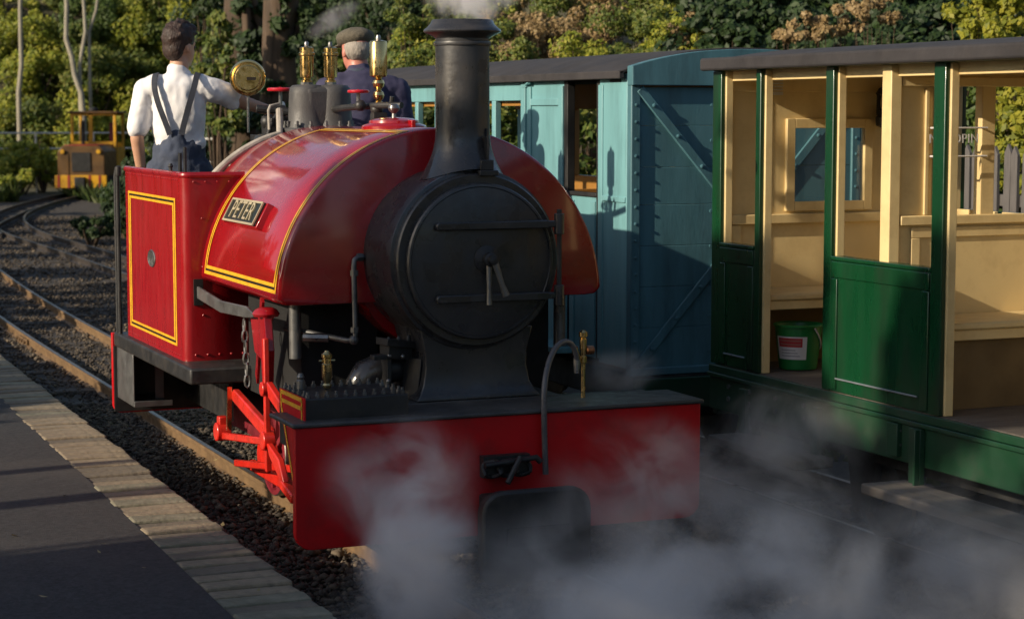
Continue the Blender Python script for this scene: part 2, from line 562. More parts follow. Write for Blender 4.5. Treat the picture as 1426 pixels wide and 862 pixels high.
# ---- ground: one sheet to the horizon, raised into a wooded bank behind the line
def ground_z(x, y):
    s = max(0.0, (x - 11.3 - 0.05 * (y - 12)) if y < 44 else (x - 13.0))
    b1 = 7.5 * (1 - math.exp(-s * 0.14)) if s > 0 else 0.0
    s2 = max(0.0, y - 57.0)
    b2 = 8.5 * (1 - math.exp(-s2 * 0.16))
    wob = 0.5 * math.sin(x * 0.7 + y * 0.31) * math.cos(y * 0.43 - x * 0.2)
    h = max(b1, b2)
    return -0.125 + h + (wob * min(1, h * 0.5)) + 0.012 * math.sin(x * 5.1 + y * 2.3) * math.cos(y * 4.7)


def build_ground():
    xs = [-250, -120, -60, -30, -18] + list(np.arange(-12, 40.1, 1.0)) + [55, 80, 130, 260]
    ys = [-250, -120, -60, -30, -15, -8] + list(np.arange(-4, 80.1, 1.0)) + [100, 140, 260, 400]
    vs = [(x, y, ground_z(x, y)) for y in ys for x in xs]
    n = len(xs)
    fs = [(j * n + i, j * n + i + 1, (j + 1) * n + i + 1, (j + 1) * n + i) for j in range(len(ys) - 1) for i in range(n - 1)]
    g = MB().add(vs, fs).build('ground', 'soil', smooth=60)
    tag(g, 'dark earth ground rising into a wooded bank', 'ground', kind='structure')


build_ground()

# ---- ballast bed under both tracks
bed = MB()
rngb = random.Random(3)
xs = np.arange(2.0, 9.01, 0.25)
ys = np.concatenate([np.arange(2.0, 20, 0.25), np.arange(20, 52, 1.0)])
n = len(xs)
vs = []
for y in ys:
    for x in xs:
        sh = max(0, (y - 30) * 0.16)
        z = -0.098 + 0.012 * math.sin(x * 7 + y * 3) * math.sin(y * 5 - x * 4) + rngb.uniform(-0.008, 0.008)
        vs.append((x + (sh if y > 30 else 0), y, z))
bed.add(vs, [(j * n + i, j * n + i + 1, (j + 1) * n + i + 1, (j + 1) * n + i) for j in range(len(ys) - 1) for i in range(n - 1)])
o = bed.build('track_bed', 'ballast_bed', smooth=60)
tag(o, 'dark cinder and stone bed under the railway lines', 'track bed', kind='structure')


def stones(name, regions, seed, m, label, cat):
    rg = np.random.default_rng(seed)
    base = np.array([(0, 0, 1), (0.95, 0, 0.25), (0.3, 0.9, 0.2), (-0.8, 0.55, 0.3), (-0.75, -0.6, 0.25), (0.35, -0.9, 0.2), (0, 0, -0.8)], dtype=float)
    tr = np.array([(0, 1, 2), (0, 2, 3), (0, 3, 4), (0, 4, 5), (0, 5, 1), (6, 2, 1), (6, 3, 2), (6, 4, 3), (6, 5, 4), (6, 1, 5)])
    allv = []
    for (x0, x1, y0, y1, z, cnt, smin, smax) in regions:
        s = rg.uniform(smin, smax, (cnt, 1, 1)) * rg.uniform(0.6, 1.25, (cnt, 1, 3)) * np.array([1, 1, 0.75])
        v = base[None] * rg.uniform(0.7, 1.3, (cnt, 7, 1)) * s
        a = rg.uniform(0, 6.283, cnt)
        b = rg.uniform(-0.5, 0.5, cnt)
        ca, sa, cb, sb = np.cos(a), np.sin(a), np.cos(b), np.sin(b)
        x, y, zz = v[..., 0].copy(), v[..., 1].copy(), v[..., 2].copy()
        x, zz = x * cb[:, None] - zz * sb[:, None], x * sb[:, None] + zz * cb[:, None]
        x, y = x * ca[:, None] - y * sa[:, None], x * sa[:, None] + y * ca[:, None]
        px = rg.uniform(x0, x1, cnt)
        py = rg.uniform(y0, y1, cnt)
        v = np.stack([x + px[:, None], y + py[:, None], zz + z + rg.uniform(-0.008, 0.016, (cnt, 1))], -1)
        allv.append(v.reshape(-1, 3))
    o = np_mesh(name, np.concatenate(allv), 7, m, tris=tr)
    tag(o, label, cat, kind='stuff')


stones('ballast', [(2.12, 2.86, 5.0, 14.0, -0.088, 17000, 0.008, 0.022),
                   (2.9, 3.5, 5.0, 16.0, -0.092, 9000, 0.009, 0.024),
                   (3.5, 5.1, 5.0, 14.0, -0.09, 12000, 0.009, 0.024),
                   (5.1, 7.5, 4.5, 9.0, -0.09, 5000, 0.012, 0.032),
                   (2.1, 6.2, 14.0, 24.0, -0.09, 16000, 0.010, 0.024),
                   (2.15, 2.8, 7.6, 10.5, -0.075, 700, 0.014, 0.034),
                   (3.5, 8.0, 24.0, 40.0, -0.09, 8000, 0.012, 0.03)],
       5, 'stone_mix', 'loose dark ballast stones between and beside the rails', 'ballast')

# ---- platform: asphalt sheet with a coping of brick-like setts along its edge
def edge_out(y):
    return 2.105 + 0.0075 * (y - 6.7)


def edge_in(y):
    return 1.775 + 0.016 * (y - 6.7)


pf = MB()
ys = list(np.arange(-4, 24.1, 1.0))
inner = [(edge_in(y) - 0.006, y) for y in ys]
poly = inner + [(-5.2, 24), (-5.2, -4)]
vs_top = [(edge_in(y) - 0.006, y, 0.2) for y in ys]
vs_l = [(-5.2, y, 0.2) for y in ys]
k = len(ys)
pf.add(vs_top + vs_l, [(i, i + 1, k + i + 1, k + i) for i in range(k - 1)])
platform = pf.build('platform', 'asphalt', smooth=0)
tag(platform, 'dark asphalt platform edged with worn stone setts', 'platform', kind='structure')
pb = MB()
vs = []
for y in ys:
    vs += [(edge_in(y) - 0.05, y, 0.165), (edge_out(y) - 0.035, y, 0.165), (edge_out(y) - 0.035, y, -0.12)]
fs = []
for i in range(k - 1):
    a = i * 3
    fs += [(a, a + 1, a + 4, a + 3), (a + 1, a + 2, a + 5, a + 4)]
pb.add(vs, fs)
pb.build('platform_wall', 'joint', platform, smooth=0)
brick_meshes = []
rb = random.Random(21)
for q in range(9):
    mb = MB()
    wob = [rb.uniform(-0.004, 0.004) for _ in range(8)]
    L, Wd, H = 0.332, 0.118, 0.07
    mb.add([(-L / 2 + wob[0], -Wd / 2 + wob[1], 0), (L / 2 + wob[2], -Wd / 2 - wob[1], 0), (L / 2 + wob[3], Wd / 2 + wob[4], 0), (-L / 2 - wob[3], Wd / 2 - wob[4], 0),
            (-L / 2 + wob[0], -Wd / 2 + wob[1], H + wob[5]), (L / 2 + wob[2], -Wd / 2 - wob[1], H + wob[6]), (L / 2 + wob[3], Wd / 2 + wob[4], H + wob[7]), (-L / 2 - wob[3], Wd / 2 - wob[4], H - wob[6])],
           [(0, 3, 2, 1), (4, 5, 6, 7), (0, 1, 5, 4), (1, 2, 6, 5), (2, 3, 7, 6), (3, 0, 4, 7)])
    b = mb.build('coping_sett', ('coping', 'coping_dark', 'coping_mossy', 'coping', 'coping_dark', 'coping')[q % 6], platform, smooth=0, bevel=0.011)
    brick_meshes.append(b)
y = 4.6
i = 0
while y < 16.5:
    if i < len(brick_meshes):
        b = brick_meshes[i]
    else:
        b = rb.choice(brick_meshes).copy()
        COL.objects.link(b)
        b.parent = platform
    cxm = (edge_in(y) + edge_out(y)) / 2
    b.location = (cxm + rb.uniform(-0.004, 0.004), y, 0.13 + rb.uniform(-0.005, 0.006))
    b.rotation_euler = (rb.uniform(-0.012, 0.012), rb.uniform(-0.014, 0.014), rb.uniform(-0.02, 0.02))
    y += 0.130 + rb.uniform(-0.004, 0.006)
    i += 1

# a few fallen leaves and scraps on the asphalt
lv = []
for (px, py) in ((138, 768), (145, 757), (300, 640), (60, 830), (20, 745), (205, 655), (360, 821), (310, 730), (200, 790), (90, 690)):
    p = at(px, py, Z=0.206)
    a = RNG.uniform(0, 6.28)
    s = RNG.uniform(0.010, 0.02)
    u = np.array([math.cos(a), math.sin(a), RNG.uniform(0, 0.5)]) * s
    w = np.array([-math.sin(a), math.cos(a), RNG.uniform(0, 0.3)]) * s * 0.6
    lv += [p - u, p + w, p + u + np.array([0, 0, 0.004]), p - w]
tag(np_mesh('fallen_leaves', lv, 4, 'leaf_litter'), 'scattered pale fallen leaves lying on the platform', 'leaves', kind='stuff')

# ---- railway tracks
def rail_section():
    # flat-bottom rail, top at z=0: (offset, z)
    return [(-0.019, 0), (0.019, 0), (0.020, -0.022), (0.007, -0.032), (0.006, -0.072), (0.037, -0.084), (0.037, -0.092), (-0.037, -0.092), (-0.037, -0.084), (-0.006, -0.072), (-0.007, -0.032), (-0.020, -0.022)]


def rail(path, m, parent):
    sec = rail_section()
    mb = MB()
    rings = []
    for i, p in enumerate(path):
        a = Vector(path[max(0, i - 1)])
        b = Vector(path[min(len(path) - 1, i + 1)])
        d = (b - a).normalized()
        s = Vector((d.y, -d.x, 0))
        rings.append([(p[0] + s.x * q, p[1] + s.y * q, p[2] + z) for q, z in sec])
    mb.ring_loft(rings)
    ob = mb.build('rail', m, parent, smooth=30)
    # polished running surface
    mh = MB()
    rings = []
    for i, p in enumerate(path):
        a = Vector(path[max(0, i - 1)])
        b = Vector(path[min(len(path) - 1, i + 1)])
        d = (b - a).normalized()
        s = Vector((d.y, -d.x, 0))
        rings.append([(p[0] + s.x * q, p[1] + s.y * q, p[2] + 0.0015) for q in (-0.014, 0.014)])
    mh.ring_loft(rings, closed=False, caps=False)
    ORIGIN[ob.name] = ORIGIN[parent.name]
    mh.build('running_surface', 'rail_head', ob, smooth=30)
    return ob


sl_rng = random.Random(9)


def sleeper_mesh():
    mb = MB().bb(-0.62, 0.62, -0.075, 0.075, -0.09, 0.0)
    return mb


def sleepers(parent, centre, dirs, first=[None]):
    for (x, y), a in zip(centre, dirs):
        if first[0] is None:
            ob = sleeper_mesh().build('sleeper', 'sleeper_wood', parent, origin=(0, 0, 0), bevel=0.008)
            first[0] = ob
        else:
            ob = first[0].copy()
            COL.objects.link(ob)
            ob.parent = parent
        o = ORIGIN[parent.name]
        ob.location = (x - o[0] + sl_rng.uniform(-0.03, 0.03), y - o[1] + sl_rng.uniform(-0.03, 0.03), -0.083 - o[2] + sl_rng.uniform(-0.008, 0.006))
        ob.rotation_euler = (0, 0, a + sl_rng.uniform(-0.02, 0.02))


G2 = 0.327
tr1 = thing('railway_track', (CX, 10, 0), 'rusty narrow gauge track beneath the red steam locomotive', 'track')
ys = list(np.arange(3, 27.1, 1.0))


def curve1(y):      # swings gently to the right beyond the platform
    return CX + (0.0030 * (y - 16) ** 2 if y > 16 else 0)


rail([(curve1(y) - G2, y, 0) for y in ys], 'rail_rust', tr1)
rail([(curve1(y) + G2, y, 0) for y in ys], 'rail_rust', tr1)
cy_ = list(np.arange(4.2, 26, 0.62))
sleepers(tr1, [(curve1(y), y) for y in cy_], [0] * len(cy_))
# rail joint with bolts, on the near rail by the platform
jp = at(62, 470, Z=-0.04)
jm = MB()
jm.bb(curve1(jp[1]) - G2 - 0.030, curve1(jp[1]) - G2 - 0.021, jp[1] - 0.25, jp[1] + 0.25, -0.075, -0.028)
for k in range(4):
    jm.lathe([(0.016, 0), (0.016, 0.022), (0.008, 0.03)], (curve1(jp[1]) - G2 - 0.052, jp[1] - 0.19 + k * 0.127, -0.05), 'x', 6)
jm.build('fishplate', 'rail_rust', tr1, smooth=0)

tr2 = thing('railway_track', (T2, 20, 0), 'dark narrow gauge track curving away to the yellow diesel', 'track')
p2 = [(T2 + 0.0 * y, y) for y in np.arange(3, 29.5, 1.5)] + [(5.40, 30.6), (5.36, 32.4), (5.42, 34.3), (5.53, 35.7), (5.72, 37.4), (6.03, 39.2), (6.5, 41.2), (7.1, 43.3), (7.85, 45.6), (8.7, 47.9), (9.6, 50.0), (10.6, 52.0)]
cps = [Vector((a, b, 0)) for a, b in p2]


def smooth_path(pts, it=2):
    for _ in range(it):
        q = [pts[0]]
        for a, b in zip(pts[:-1], pts[1:]):
            q += [a * 0.75 + b * 0.25, a * 0.25 + b * 0.75]
        q.append(pts[-1])
        pts = q
    return pts


cps = smooth_path(cps)


def offset_path(pts, off):
    out = []
    for i, p in enumerate(pts):
        d = (pts[min(len(pts) - 1, i + 1)] - pts[max(0, i - 1)]).normalized()
        out.append((p.x + d.y * off, p.y - d.x * off, 0))
    return out


rail(offset_path(cps, -0.3), 'rail_dark', tr2)
rail(offset_path(cps, 0.3), 'rail_dark', tr2)
acc, last, cs, ds = 0, cps[0], [], []
for i, p in enumerate(cps[1:]):
    acc += (p - last).length
    if acc > 0.62:
        acc = 0
        d = (cps[min(len(cps) - 1, i + 2)] - last).normalized()
        cs.append((p.x, p.y))
        ds.append(math.atan2(d.y, d.x) - math.pi / 2)
    last = p
sleepers(tr2, cs, ds)
# a siding that runs off to the left from the curve
tr3 = thing('railway_track', (5.2, 36, 0), 'dark siding rails joining the curved track near the bend', 'track')
sp = smooth_path([Vector(v) for v in ((5.0, 33.3, 0), (5.15, 35.2, 0), (5.75, 37.6, 0), (6.45, 40.2, 0), (7.2, 42.8, 0))])
rail([tuple(v) for v in sp], 'rail_dark', tr3)

# ================================================================== the red steam locomotive
loco = thing('steam_locomotive', (CX, 9.4, 0), 'red saddle tank steam locomotive with black smokebox and brass fittings', 'locomotive')
LX = 2.287                      # left end of the buffer beam
RX = 2 * CX - LX


def rounded_poly(x0, x1, z0, z1, rbl=0, rbr=0, rtl=0, rtr=0, n=6):
    pts = []

    def arc(cx, cz, r, a0):
        for k in range(n + 1):
            a = R(a0 + 90 * k / n)
            pts.append((cx + r * math.cos(a), cz + r * math.sin(a)))
    for (cx, cz, r, a0, corner) in ((x0, z0, rbl, 180, 0), (x1, z0, rbr, 270, 1), (x1, z1, rtr, 0, 2), (x0, z1, rtl, 90, 3)):
        if r == 0:
            pts.append((cx, cz))
        else:
            sx = 1 if cx == x0 else -1
            sz = 1 if cz == z0 else -1
            arc(cx + sx * r, cz + sz * r, r, a0)
    return pts


# --- buffer beam, running plate
beam = MB().prism(rounded_poly(LX, RX, 0.19, 0.690, 0.07, 0.07), 'y', 7.685, 7.725).build('buffer_beam', 'red_beam', loco, bevel=0.004)
MB().bb(LX - 0.012, RX + 0.012, 7.672, 8.02, 0.690, 0.709).build('running_plate', 'running_plate', loco, bevel=0.007)
MB().bb(2.80, 2 * CX - 2.80, 8.02, 8.62, 0.686, 0.712).build('running_plate', 'running_plate', loco, bevel=0.004)
# rear plate, valance and beam
rp = MB().bb(2.295, 2 * CX - 2.295, 9.46, 11.25, 0.642, 0.722).build('footplate', 'black_iron', loco, bevel=0.012)
MB().prism(rounded_poly(2.287, 2 * CX - 2.287, 0.26, 0.715, 0.05, 0.05), 'y', 11.25, 11.285).build('buffer_beam', 'red_beam', loco, bevel=0.003)
MB().bb(2.293, 2 * CX - 2.293, 11.236, 11.249, 0.27, 0.642).build('beam_backing', 'black_iron', loco)
# footstep hung under the footplate
st = MB()
st.bb(2.31, 2.318, 10.82, 11.24, 0.36, 0.65)
st.bb(2.31, 2.52, 10.80, 11.24, 0.352, 0.366)
st.bb(2.31, 2.52, 10.795, 10.80, 0.352, 0.385)
st.bb(2.47, 2.52, 11.0, 11.01, 0.36, 0.65)
st.build('footstep', 'grey_steel', loco, bevel=0.003)
# frames
for s in (-1, 1):
    MB().bb(CX + s * 0.235 - 0.012, CX + s * 0.235 + 0.012, 7.73, 11.24, 0.16, 0.68).build('frame_plate', 'maroon', loco, bevel=0.003)
    MB().bb(CX + s * 0.50 - 0.012, CX + s * 0.50 + 0.012, 10.25, 11.2, 0.33, 0.64).build('hanger_plate', 'black_iron', loco)
# --- centre buffer with coupling
bu = MB()
bu.prism(rounded_poly(2.965, 3.445, 0.055, 0.435, 0.05, 0.05, 0.09, 0.09), 'y', 7.35, 7.40)
bu.prism(rounded_poly(2.985, 3.425, 0.075, 0.415, 0.05, 0.05, 0.08, 0.08), 'y', 7.40, 7.47)
bu.bb(3.08, 3.33, 7.47, 7.69, 0.13, 0.37)
buf = bu.build('centre_buffer', 'black_iron', loco, bevel=0.012)
MB().bb(3.07, 3.34, 7.342, 7.352, 0.21, 0.285).build('coupling_slot', 'coal_dark', buf)
cp = MB()
lz = 0.48
for dx in (-0.07, 0.0, 0.06):
    ring = [(CX - 0.02 + dx + 0.042 * math.cos(a), 7.62 + 0.012 * math.sin(3 * a), lz + 0.034 * math.sin(a)) for a in np.linspace(0, 2 * math.pi, 13)]
    cp.tube(ring, 0.010, 7, caps=False)
cp.tube([(CX - 0.13, 7.60, 0.50), (CX + 0.10, 7.60, 0.52), (CX + 0.12, 7.6, 0.50)], 0.013, 8)
cp.tube([(CX - 0.05, 7.55, 0.43), (CX + 0.02, 7.58, 0.53)], 0.012, 8)
cp.bb(CX - 0.12, CX + 0.09, 7.64, 7.69, 0.44, 0.53)
cp.build('coupling_chain', 'black_iron', buf)

# --- smokebox
SBX, SBZ = 3.212, 1.318
SBF = 8.0
mb = MB()
mb.lathe([(0.33, SBF + 0.012), (0.366, SBF + 0.012), (0.372, SBF + 0.02), (0.374, SBF + 0.045), (0.388, SBF + 0.05), (0.390, SBF + 0.06), (0.390, 8.46), (0.2, 8.46)], (SBX, 0, SBZ), 'y', 72)
smokebox = mb.build('smokebox', 'smokebox_black', loco, smooth=30)
prof = [(0.337, SBF + 0.012), (0.337, SBF - 0.008), (0.331, SBF - 0.016), (0.322, SBF - 0.018), (0.318, SBF - 0.014)]
for k in range(9):
    r = 0.318 * (1 - k / 8.6)
    prof.append((max(r, 0.004), SBF - 0.015 - 0.028 * (1 - (r / 0.318) ** 2)))
door = MB().lathe(prof, (SBX + 0.004, 0, SBZ - 0.004), 'y', 72).build('smokebox_door', 'smokebox_black', loco, smooth=28)
for zz in (SBZ + 0.152, SBZ - 0.158):
    s = MB()
    pts = rounded_poly(SBX - 0.218, SBX + 0.30, zz - 0.017, zz + 0.017, 0.016, 0, 0.016, 0)
    s.prism(pts, 'y', SBF - 0.064, SBF - 0.034)
    s.bb(SBX + 0.28, SBX + 0.345, SBF - 0.062, SBF - 0.02, zz - 0.014, zz + 0.014)
    s.build('hinge_strap', 'smokebox_black', door, bevel=0.005)
    MB().lathe([(0.022, zz - 0.045), (0.022, zz + 0.045)], (SBX + 0.352, SBF - 0.052, 0), 'z', 14).build('hinge_knuckle', 'smokebox_black', door, bevel=0.003)
MB().tube([(SBX + 0.352, SBF - 0.052, SBZ - 0.235), (SBX + 0.352, SBF - 0.052, SBZ + 0.215)], 0.011, 10).build('hinge_pin', 'black_iron', door)
hb = MB()
hb.lathe([(0.060, -0.034), (0.060, -0.044), (0.040, -0.052), (0.030, -0.056), (0.030, -0.085), (0.020, -0.09), (0.020, -0.118), (0.009, -0.122)], (SBX + 0.018, SBF - 0.005, SBZ + 0.008), 'y', 24)
hub = hb.build('handle_boss', 'black_iron', door)
MB().tube([(SBX + 0.014, SBF - 0.075, SBZ + 0.0), (SBX + 0.012, SBF - 0.082, SBZ - 0.10), (SBX + 0.011, SBF - 0.084, SBZ - 0.185)], [0.014, 0.0105, 0.0125], 10).build('door_handle', 'grey_steel', hub)
MB().tube([(SBX + 0.028, SBF - 0.108, SBZ - 0.0), (SBX + 0.055, SBF - 0.115, SBZ - 0.09), (SBX + 0.075, SBF - 0.118, SBZ - 0.145)], [0.015, 0.0115, 0.0165], 10).build('door_handle', 'grey_steel', hub)
# lamp iron at the top of the smokebox front
li = MB()
li.bb(SBX + 0.0, SBX + 0.085, SBF - 0.012, SBF + 0.10, SBZ + 0.362, SBZ + 0.385)
li.bb(SBX + 0.01, SBX + 0.07, SBF + 0.005, SBF + 0.02, SBZ + 0.385, SBZ + 0.43)
li.bb(SBX + 0.052, SBX + 0.059, SBF + 0.03, SBF + 0.085, SBZ + 0.38, SBZ + 0.53)
li.build('lamp_iron', 'black_iron', smokebox, bevel=0.003)
# saddle casting under the smokebox
rings = []
for z, hw, hy0, hy1 in ((0.712, 0.285, 8.03, 8.43), (0.722, 0.285, 8.03, 8.43), (0.74, 0.268, 8.045, 8.42), (0.78, 0.248, 8.06, 8.41), (0.85, 0.235, 8.065, 8.40), (0.92, 0.238, 8.065, 8.40), (1.02, 0.262, 8.06, 8.41)):
    x0, x1 = CX + 0.02 - hw, CX + 0.02 + hw
    rings.append([(x0, hy0, z), (x1, hy0, z), (x1, hy1, z), (x0, hy1, z)])
saddle = MB().ring_loft(rings).build('smokebox_saddle', 'smokebox_black', loco, smooth=50, bevel=0.008)
# steam pipe flange cluster left of the saddle
fl = MB()
fl.obox((2.90, 8.20, 0.955), (0.075, 0.03, -0.012), (-0.01, 0.05, 0), (0.0, 0, 0.016))
fl.obox((2.90, 8.20, 0.915), (0.06, 0.02, -0.01), (-0.01, 0.035, 0), (0, 0, 0.03))
fl.obox((2.86, 8.22, 0.82), (0.010, 0, 0), (0, 0.05, 0), (0, 0, 0.095))
fl.obox((2.96, 8.16, 0.80), (0.008, 0.006, 0), (-0.02, 0.05, 0), (0.01, 0, 0.09))
fl.obox((2.83, 8.18, 0.90), (0.05, 0.01, 0), (0, 0.03, 0), (0, 0, 0.010))
for dx in (-0.05, 0.0, 0.05):
    fl.lathe([(0.011, 0.968), (0.011, 0.99), (0.006, 1.0)], (2.90 + dx, 8.16 + dx * 0.3, -0.01), 'z', 6)
fl.build('pipe_flange', 'black_iron', saddle, bevel=0.003)
ns = MB()
for dx, dz in ((-0.045, 0.0), (0.015, -0.006), (-0.05, -0.11), (0.07, -0.14)):
    ns.sphere((2.90 + dx, 8.155, 0.905 + dz), 0.011, 8, 6)
ns.build('nuts', 'steel', saddle)['kind'] = 'stuff'
el = [(3.03, 8.30, 0.83), (2.92, 8.30, 0.832), (2.845, 8.30, 0.83), (2.795, 8.30, 0.812), (2.768, 8.30, 0.77), (2.765, 8.30, 0.70)]
MB().tube(el, [0.062, 0.062, 0.064, 0.066, 0.064, 0.06], 18).build('steam_pipe', 'smokebox_black', loco, smooth=60)

# --- chimney
CHY = 8.19
chx = SBX - 0.002
mb = MB()
n = 48
rings = []
for k in range(10):                       # skirt that follows the round smokebox
    t = k / 9
    r = 0.119 + 0.066 * (1 - t) ** 2.6
    ring = []
    for j in range(n):
        a = 2 * math.pi * j / n
        x, y = r * math.cos(a), r * math.sin(a) * 0.95
        zb = SBZ + math.sqrt(max(0, 0.391 ** 2 - x * x))
        ring.append((chx + x, CHY + y, zb + (1.885 - zb) * t))
    rings.append(ring)
for r, z in ((0.1185, 1.95), (0.1175, 2.10), (0.1175, 2.236), (0.124, 2.238), (0.126, 2.246), (0.124, 2.254), (0.1175, 2.256), (0.118, 2.268), (0.130, 2.278), (0.152, 2.288), (0.166, 2.294), (0.169, 2.300), (0.166, 2.307), (0.154, 2.316), (0.140, 2.330), (0.133, 2.346), (0.128, 2.349), (0.117, 2.346), (0.112, 2.30), (0.110, 2.0)):
    rings.append([(chx + r * math.cos(2 * math.pi * j / n), CHY + r * math.sin(2 * math.pi * j / n), z) for j in range(n)])
chim = MB().ring_loft(rings).build('chimney', 'smokebox_black', loco, smooth=38)
MB().tube([(chx + 0.075, CHY - 0.094, 1.78), (chx + 0.075, CHY - 0.094, 1.88)], 0.005, 6).build('chimney_bracket', 'black_iron', chim)

# --- saddle tank, boiler
TR, TZ, TX = 0.775, 1.107, CX
TF, TB = 8.40, 10.14
sec = [(TX - 0.36, TZ + 0.006), (TX - 0.700, TZ + 0.006), (TX - 0.745, TZ + 0.010), (TX - 0.768, TZ + 0.030)]
for k in range(2, 61):
    a = R(180 - 3 * k) if False else R(180 - (3.0 + (174.0 * (k - 2) / 58)))
    sec.append((TX + TR * math.cos(a), TZ + TR * math.sin(a)))
sec += [(TX + 0.768, TZ + 0.030), (TX + 0.745, TZ + 0.010), (TX + 0.700, TZ + 0.006), (TX + 0.36, TZ + 0.006)]
NA = len(sec)
tank = MB()


def tsec(y, d):
    out = []
    for x, z in sec:
        v = Vector((x - TX, z - TZ - 0.2))
        v = v * (1 - d / 0.775)
        out.append((TX + v.x, y, TZ + 0.2 + v.y))
    return out


tank.ring_loft([tsec(TF, 0.02), tsec(TF + 0.003, 0.008), tsec(TF + 0.012, 0.0), tsec(TF + 0.4, 0), tsec(TB - 0.012, 0), tsec(TB, 0.014)])
tank_o = tank.build('saddle_tank', 'red_paint', loco, smooth=40)
MB().lathe([(0.02, 8.45), (0.415, 8.45), (0.415, 10.2), (0.02, 10.2)], (SBX, 0, 1.30), 'y', 48).build('boiler', 'red_paint', loco, smooth=40)
MB().bb(CX - 0.36, CX + 0.36, 9.5, 10.75, 0.5, 1.68).build('firebox', 'black_iron', loco, bevel=0.05)
MB().bb(CX - 0.3, CX + 0.3, 10.1, 10.5, 1.6, 1.835).build('dome_seat', 'black_iron', loco, bevel=0.03)


def cyl_strip(y0, y1, a0, a1, off, m, name, parent, side=-1):
    """band of paint lying on the round tank: angles from the horizontal, in degrees"""
    n = max(2, int(abs(a1 - a0) / 2.0) + 1)
    r = TR + off
    vs = []
    for k in range(n + 1):
        a = R(a0 + (a1 - a0) * k / n)
        x = TX + side * r * math.cos(a)
        z = TZ + r * math.sin(a)
        vs += [(x, y0, z), (x, y1, z)]
    fs = [(2 * k, 2 * k + 1, 2 * k + 3, 2 * k + 2) for k in range(n)]
    return vs, fs


for side in (-1, 1):
    ye, bl = MB(), MB()
    Y0, Y1, A0, A1 = 8.435, 9.685, 4.2, 79.0
    w, g = 0.0155, 0.012
    for off0 in (0, w + g):
        y0, y1 = Y0 + off0, Y1 - off0
        da = math.degrees(off0 / TR)
        wa = math.degrees(w / TR)
        ye.add(*cyl_strip(y0, y0 + w, A0 + da, A1 - da, 0.003, None, None, None, side))
        ye.add(*cyl_strip(y1 - w, y1, A0 + da, A1 - da, 0.003, None, None, None, side))
        ye.add(*cyl_strip(y0 + w, y1 - w, A0 + da, A0 + da + wa, 0.003, None, None, None, side))
        ye.add(*cyl_strip(y0 + w, y1 - w, A1 - da - wa, A1 - da, 0.003, None, None, None, side))
    y0, y1 = Y0 + w, Y1 - w
    da = math.degrees(w / TR)
    ga = math.degrees(g / TR)
    bl.add(*cyl_strip(y0, y0 + g, A0 + da, A1 - da, 0.0022, None, None, None, side))
    bl.add(*cyl_strip(y1 - g, y1, A0 + da, A1 - da, 0.0022, None, None, None, side))
    bl.add(*cyl_strip(y0 + g, y1 - g, A0 + da, A0 + da + ga, 0.0022, None, None, None, side))
    bl.add(*cyl_strip(y0 + g, y1 - g, A1 - da - ga, A1 - da, 0.0022, None, None, None, side))
    ye.build('lining', 'yellow_line', tank_o, smooth=40)
    bl.build('lining', 'black_line', tank_o, smooth=40)
# nameplate on a red pad, tangent to the tank side
ang = R(28)
nrm = Vector((-math.cos(ang), 0, math.sin(ang)))
upv = Vector((math.sin(ang), 0, math.cos(ang)))
fwd = Vector((0, -1, 0))                       # reading direction, towards the front
pc = Vector((TX, 9.155, TZ)) + nrm * (TR + 0.012)
hw, hh = 0.265, 0.060
pad = MB().obox(pc, fwd * (hw + 0.02), upv * (hh + 0.004), nrm * 0.017).build('nameplate_pad', 'red_paint', tank_o, bevel=0.004)
npl = MB().obox(pc + nrm * 0.023, fwd * hw, upv * hh, nrm * 0.006).build('nameplate', 'plate_black', tank_o, bevel=0.002)
rim = MB()
for s in (-1, 1):
    rim.obox(pc + nrm * 0.030 + upv * (s * (hh - 0.005)), fwd * hw, upv * 0.005, nrm * 0.004)
    rim.obox(pc + nrm * 0.030 + fwd * (s * (hw - 0.006)), fwd * 0.006, upv * (hh - 0.010), nrm * 0.004)
rim.build('plate_rim', 'letter_cream', npl)
mw = Matrix(((fwd.x, upv.x, nrm.x, 0), (fwd.y, upv.y, nrm.y, 0), (fwd.z, upv.z, nrm.z, 0), (0, 0, 0, 1)))
pp = pc + nrm * 0.031
mw = Matrix.Translation(pp) @ mw
text_mesh('lettering', 'PETER', 0.128, 'letter_cream', npl, mw, 0.004, 1.12)
# filler lid with ball knob
fy = 9.07
MB().lathe([(0.155, 1.868), (0.155, 1.884), (0.150, 1.890), (0.12, 1.900), (0.118, 1.912), (0.09, 1.922), (0.03, 1.928)], (CX, fy, 0), 'z', 40).build('filler_lid', 'red_paint', tank_o)
kb = MB().lathe([(0.012, 1.926), (0.010, 1.945), (0.014, 1.95), (0.024, 1.958), (0.028, 1.970), (0.024, 1.983), (0.012, 1.991)], (CX + 0.0, fy, 0), 'z', 18).build('filler_knob', 'steel', tank_o)
lg = MB()
lg.bb(CX + 0.03, CX + 0.05, fy - 0.165, fy - 0.10, 1.875, 1.915)
lg.build('lid_clip', 'red_paint', tank_o, bevel=0.003)

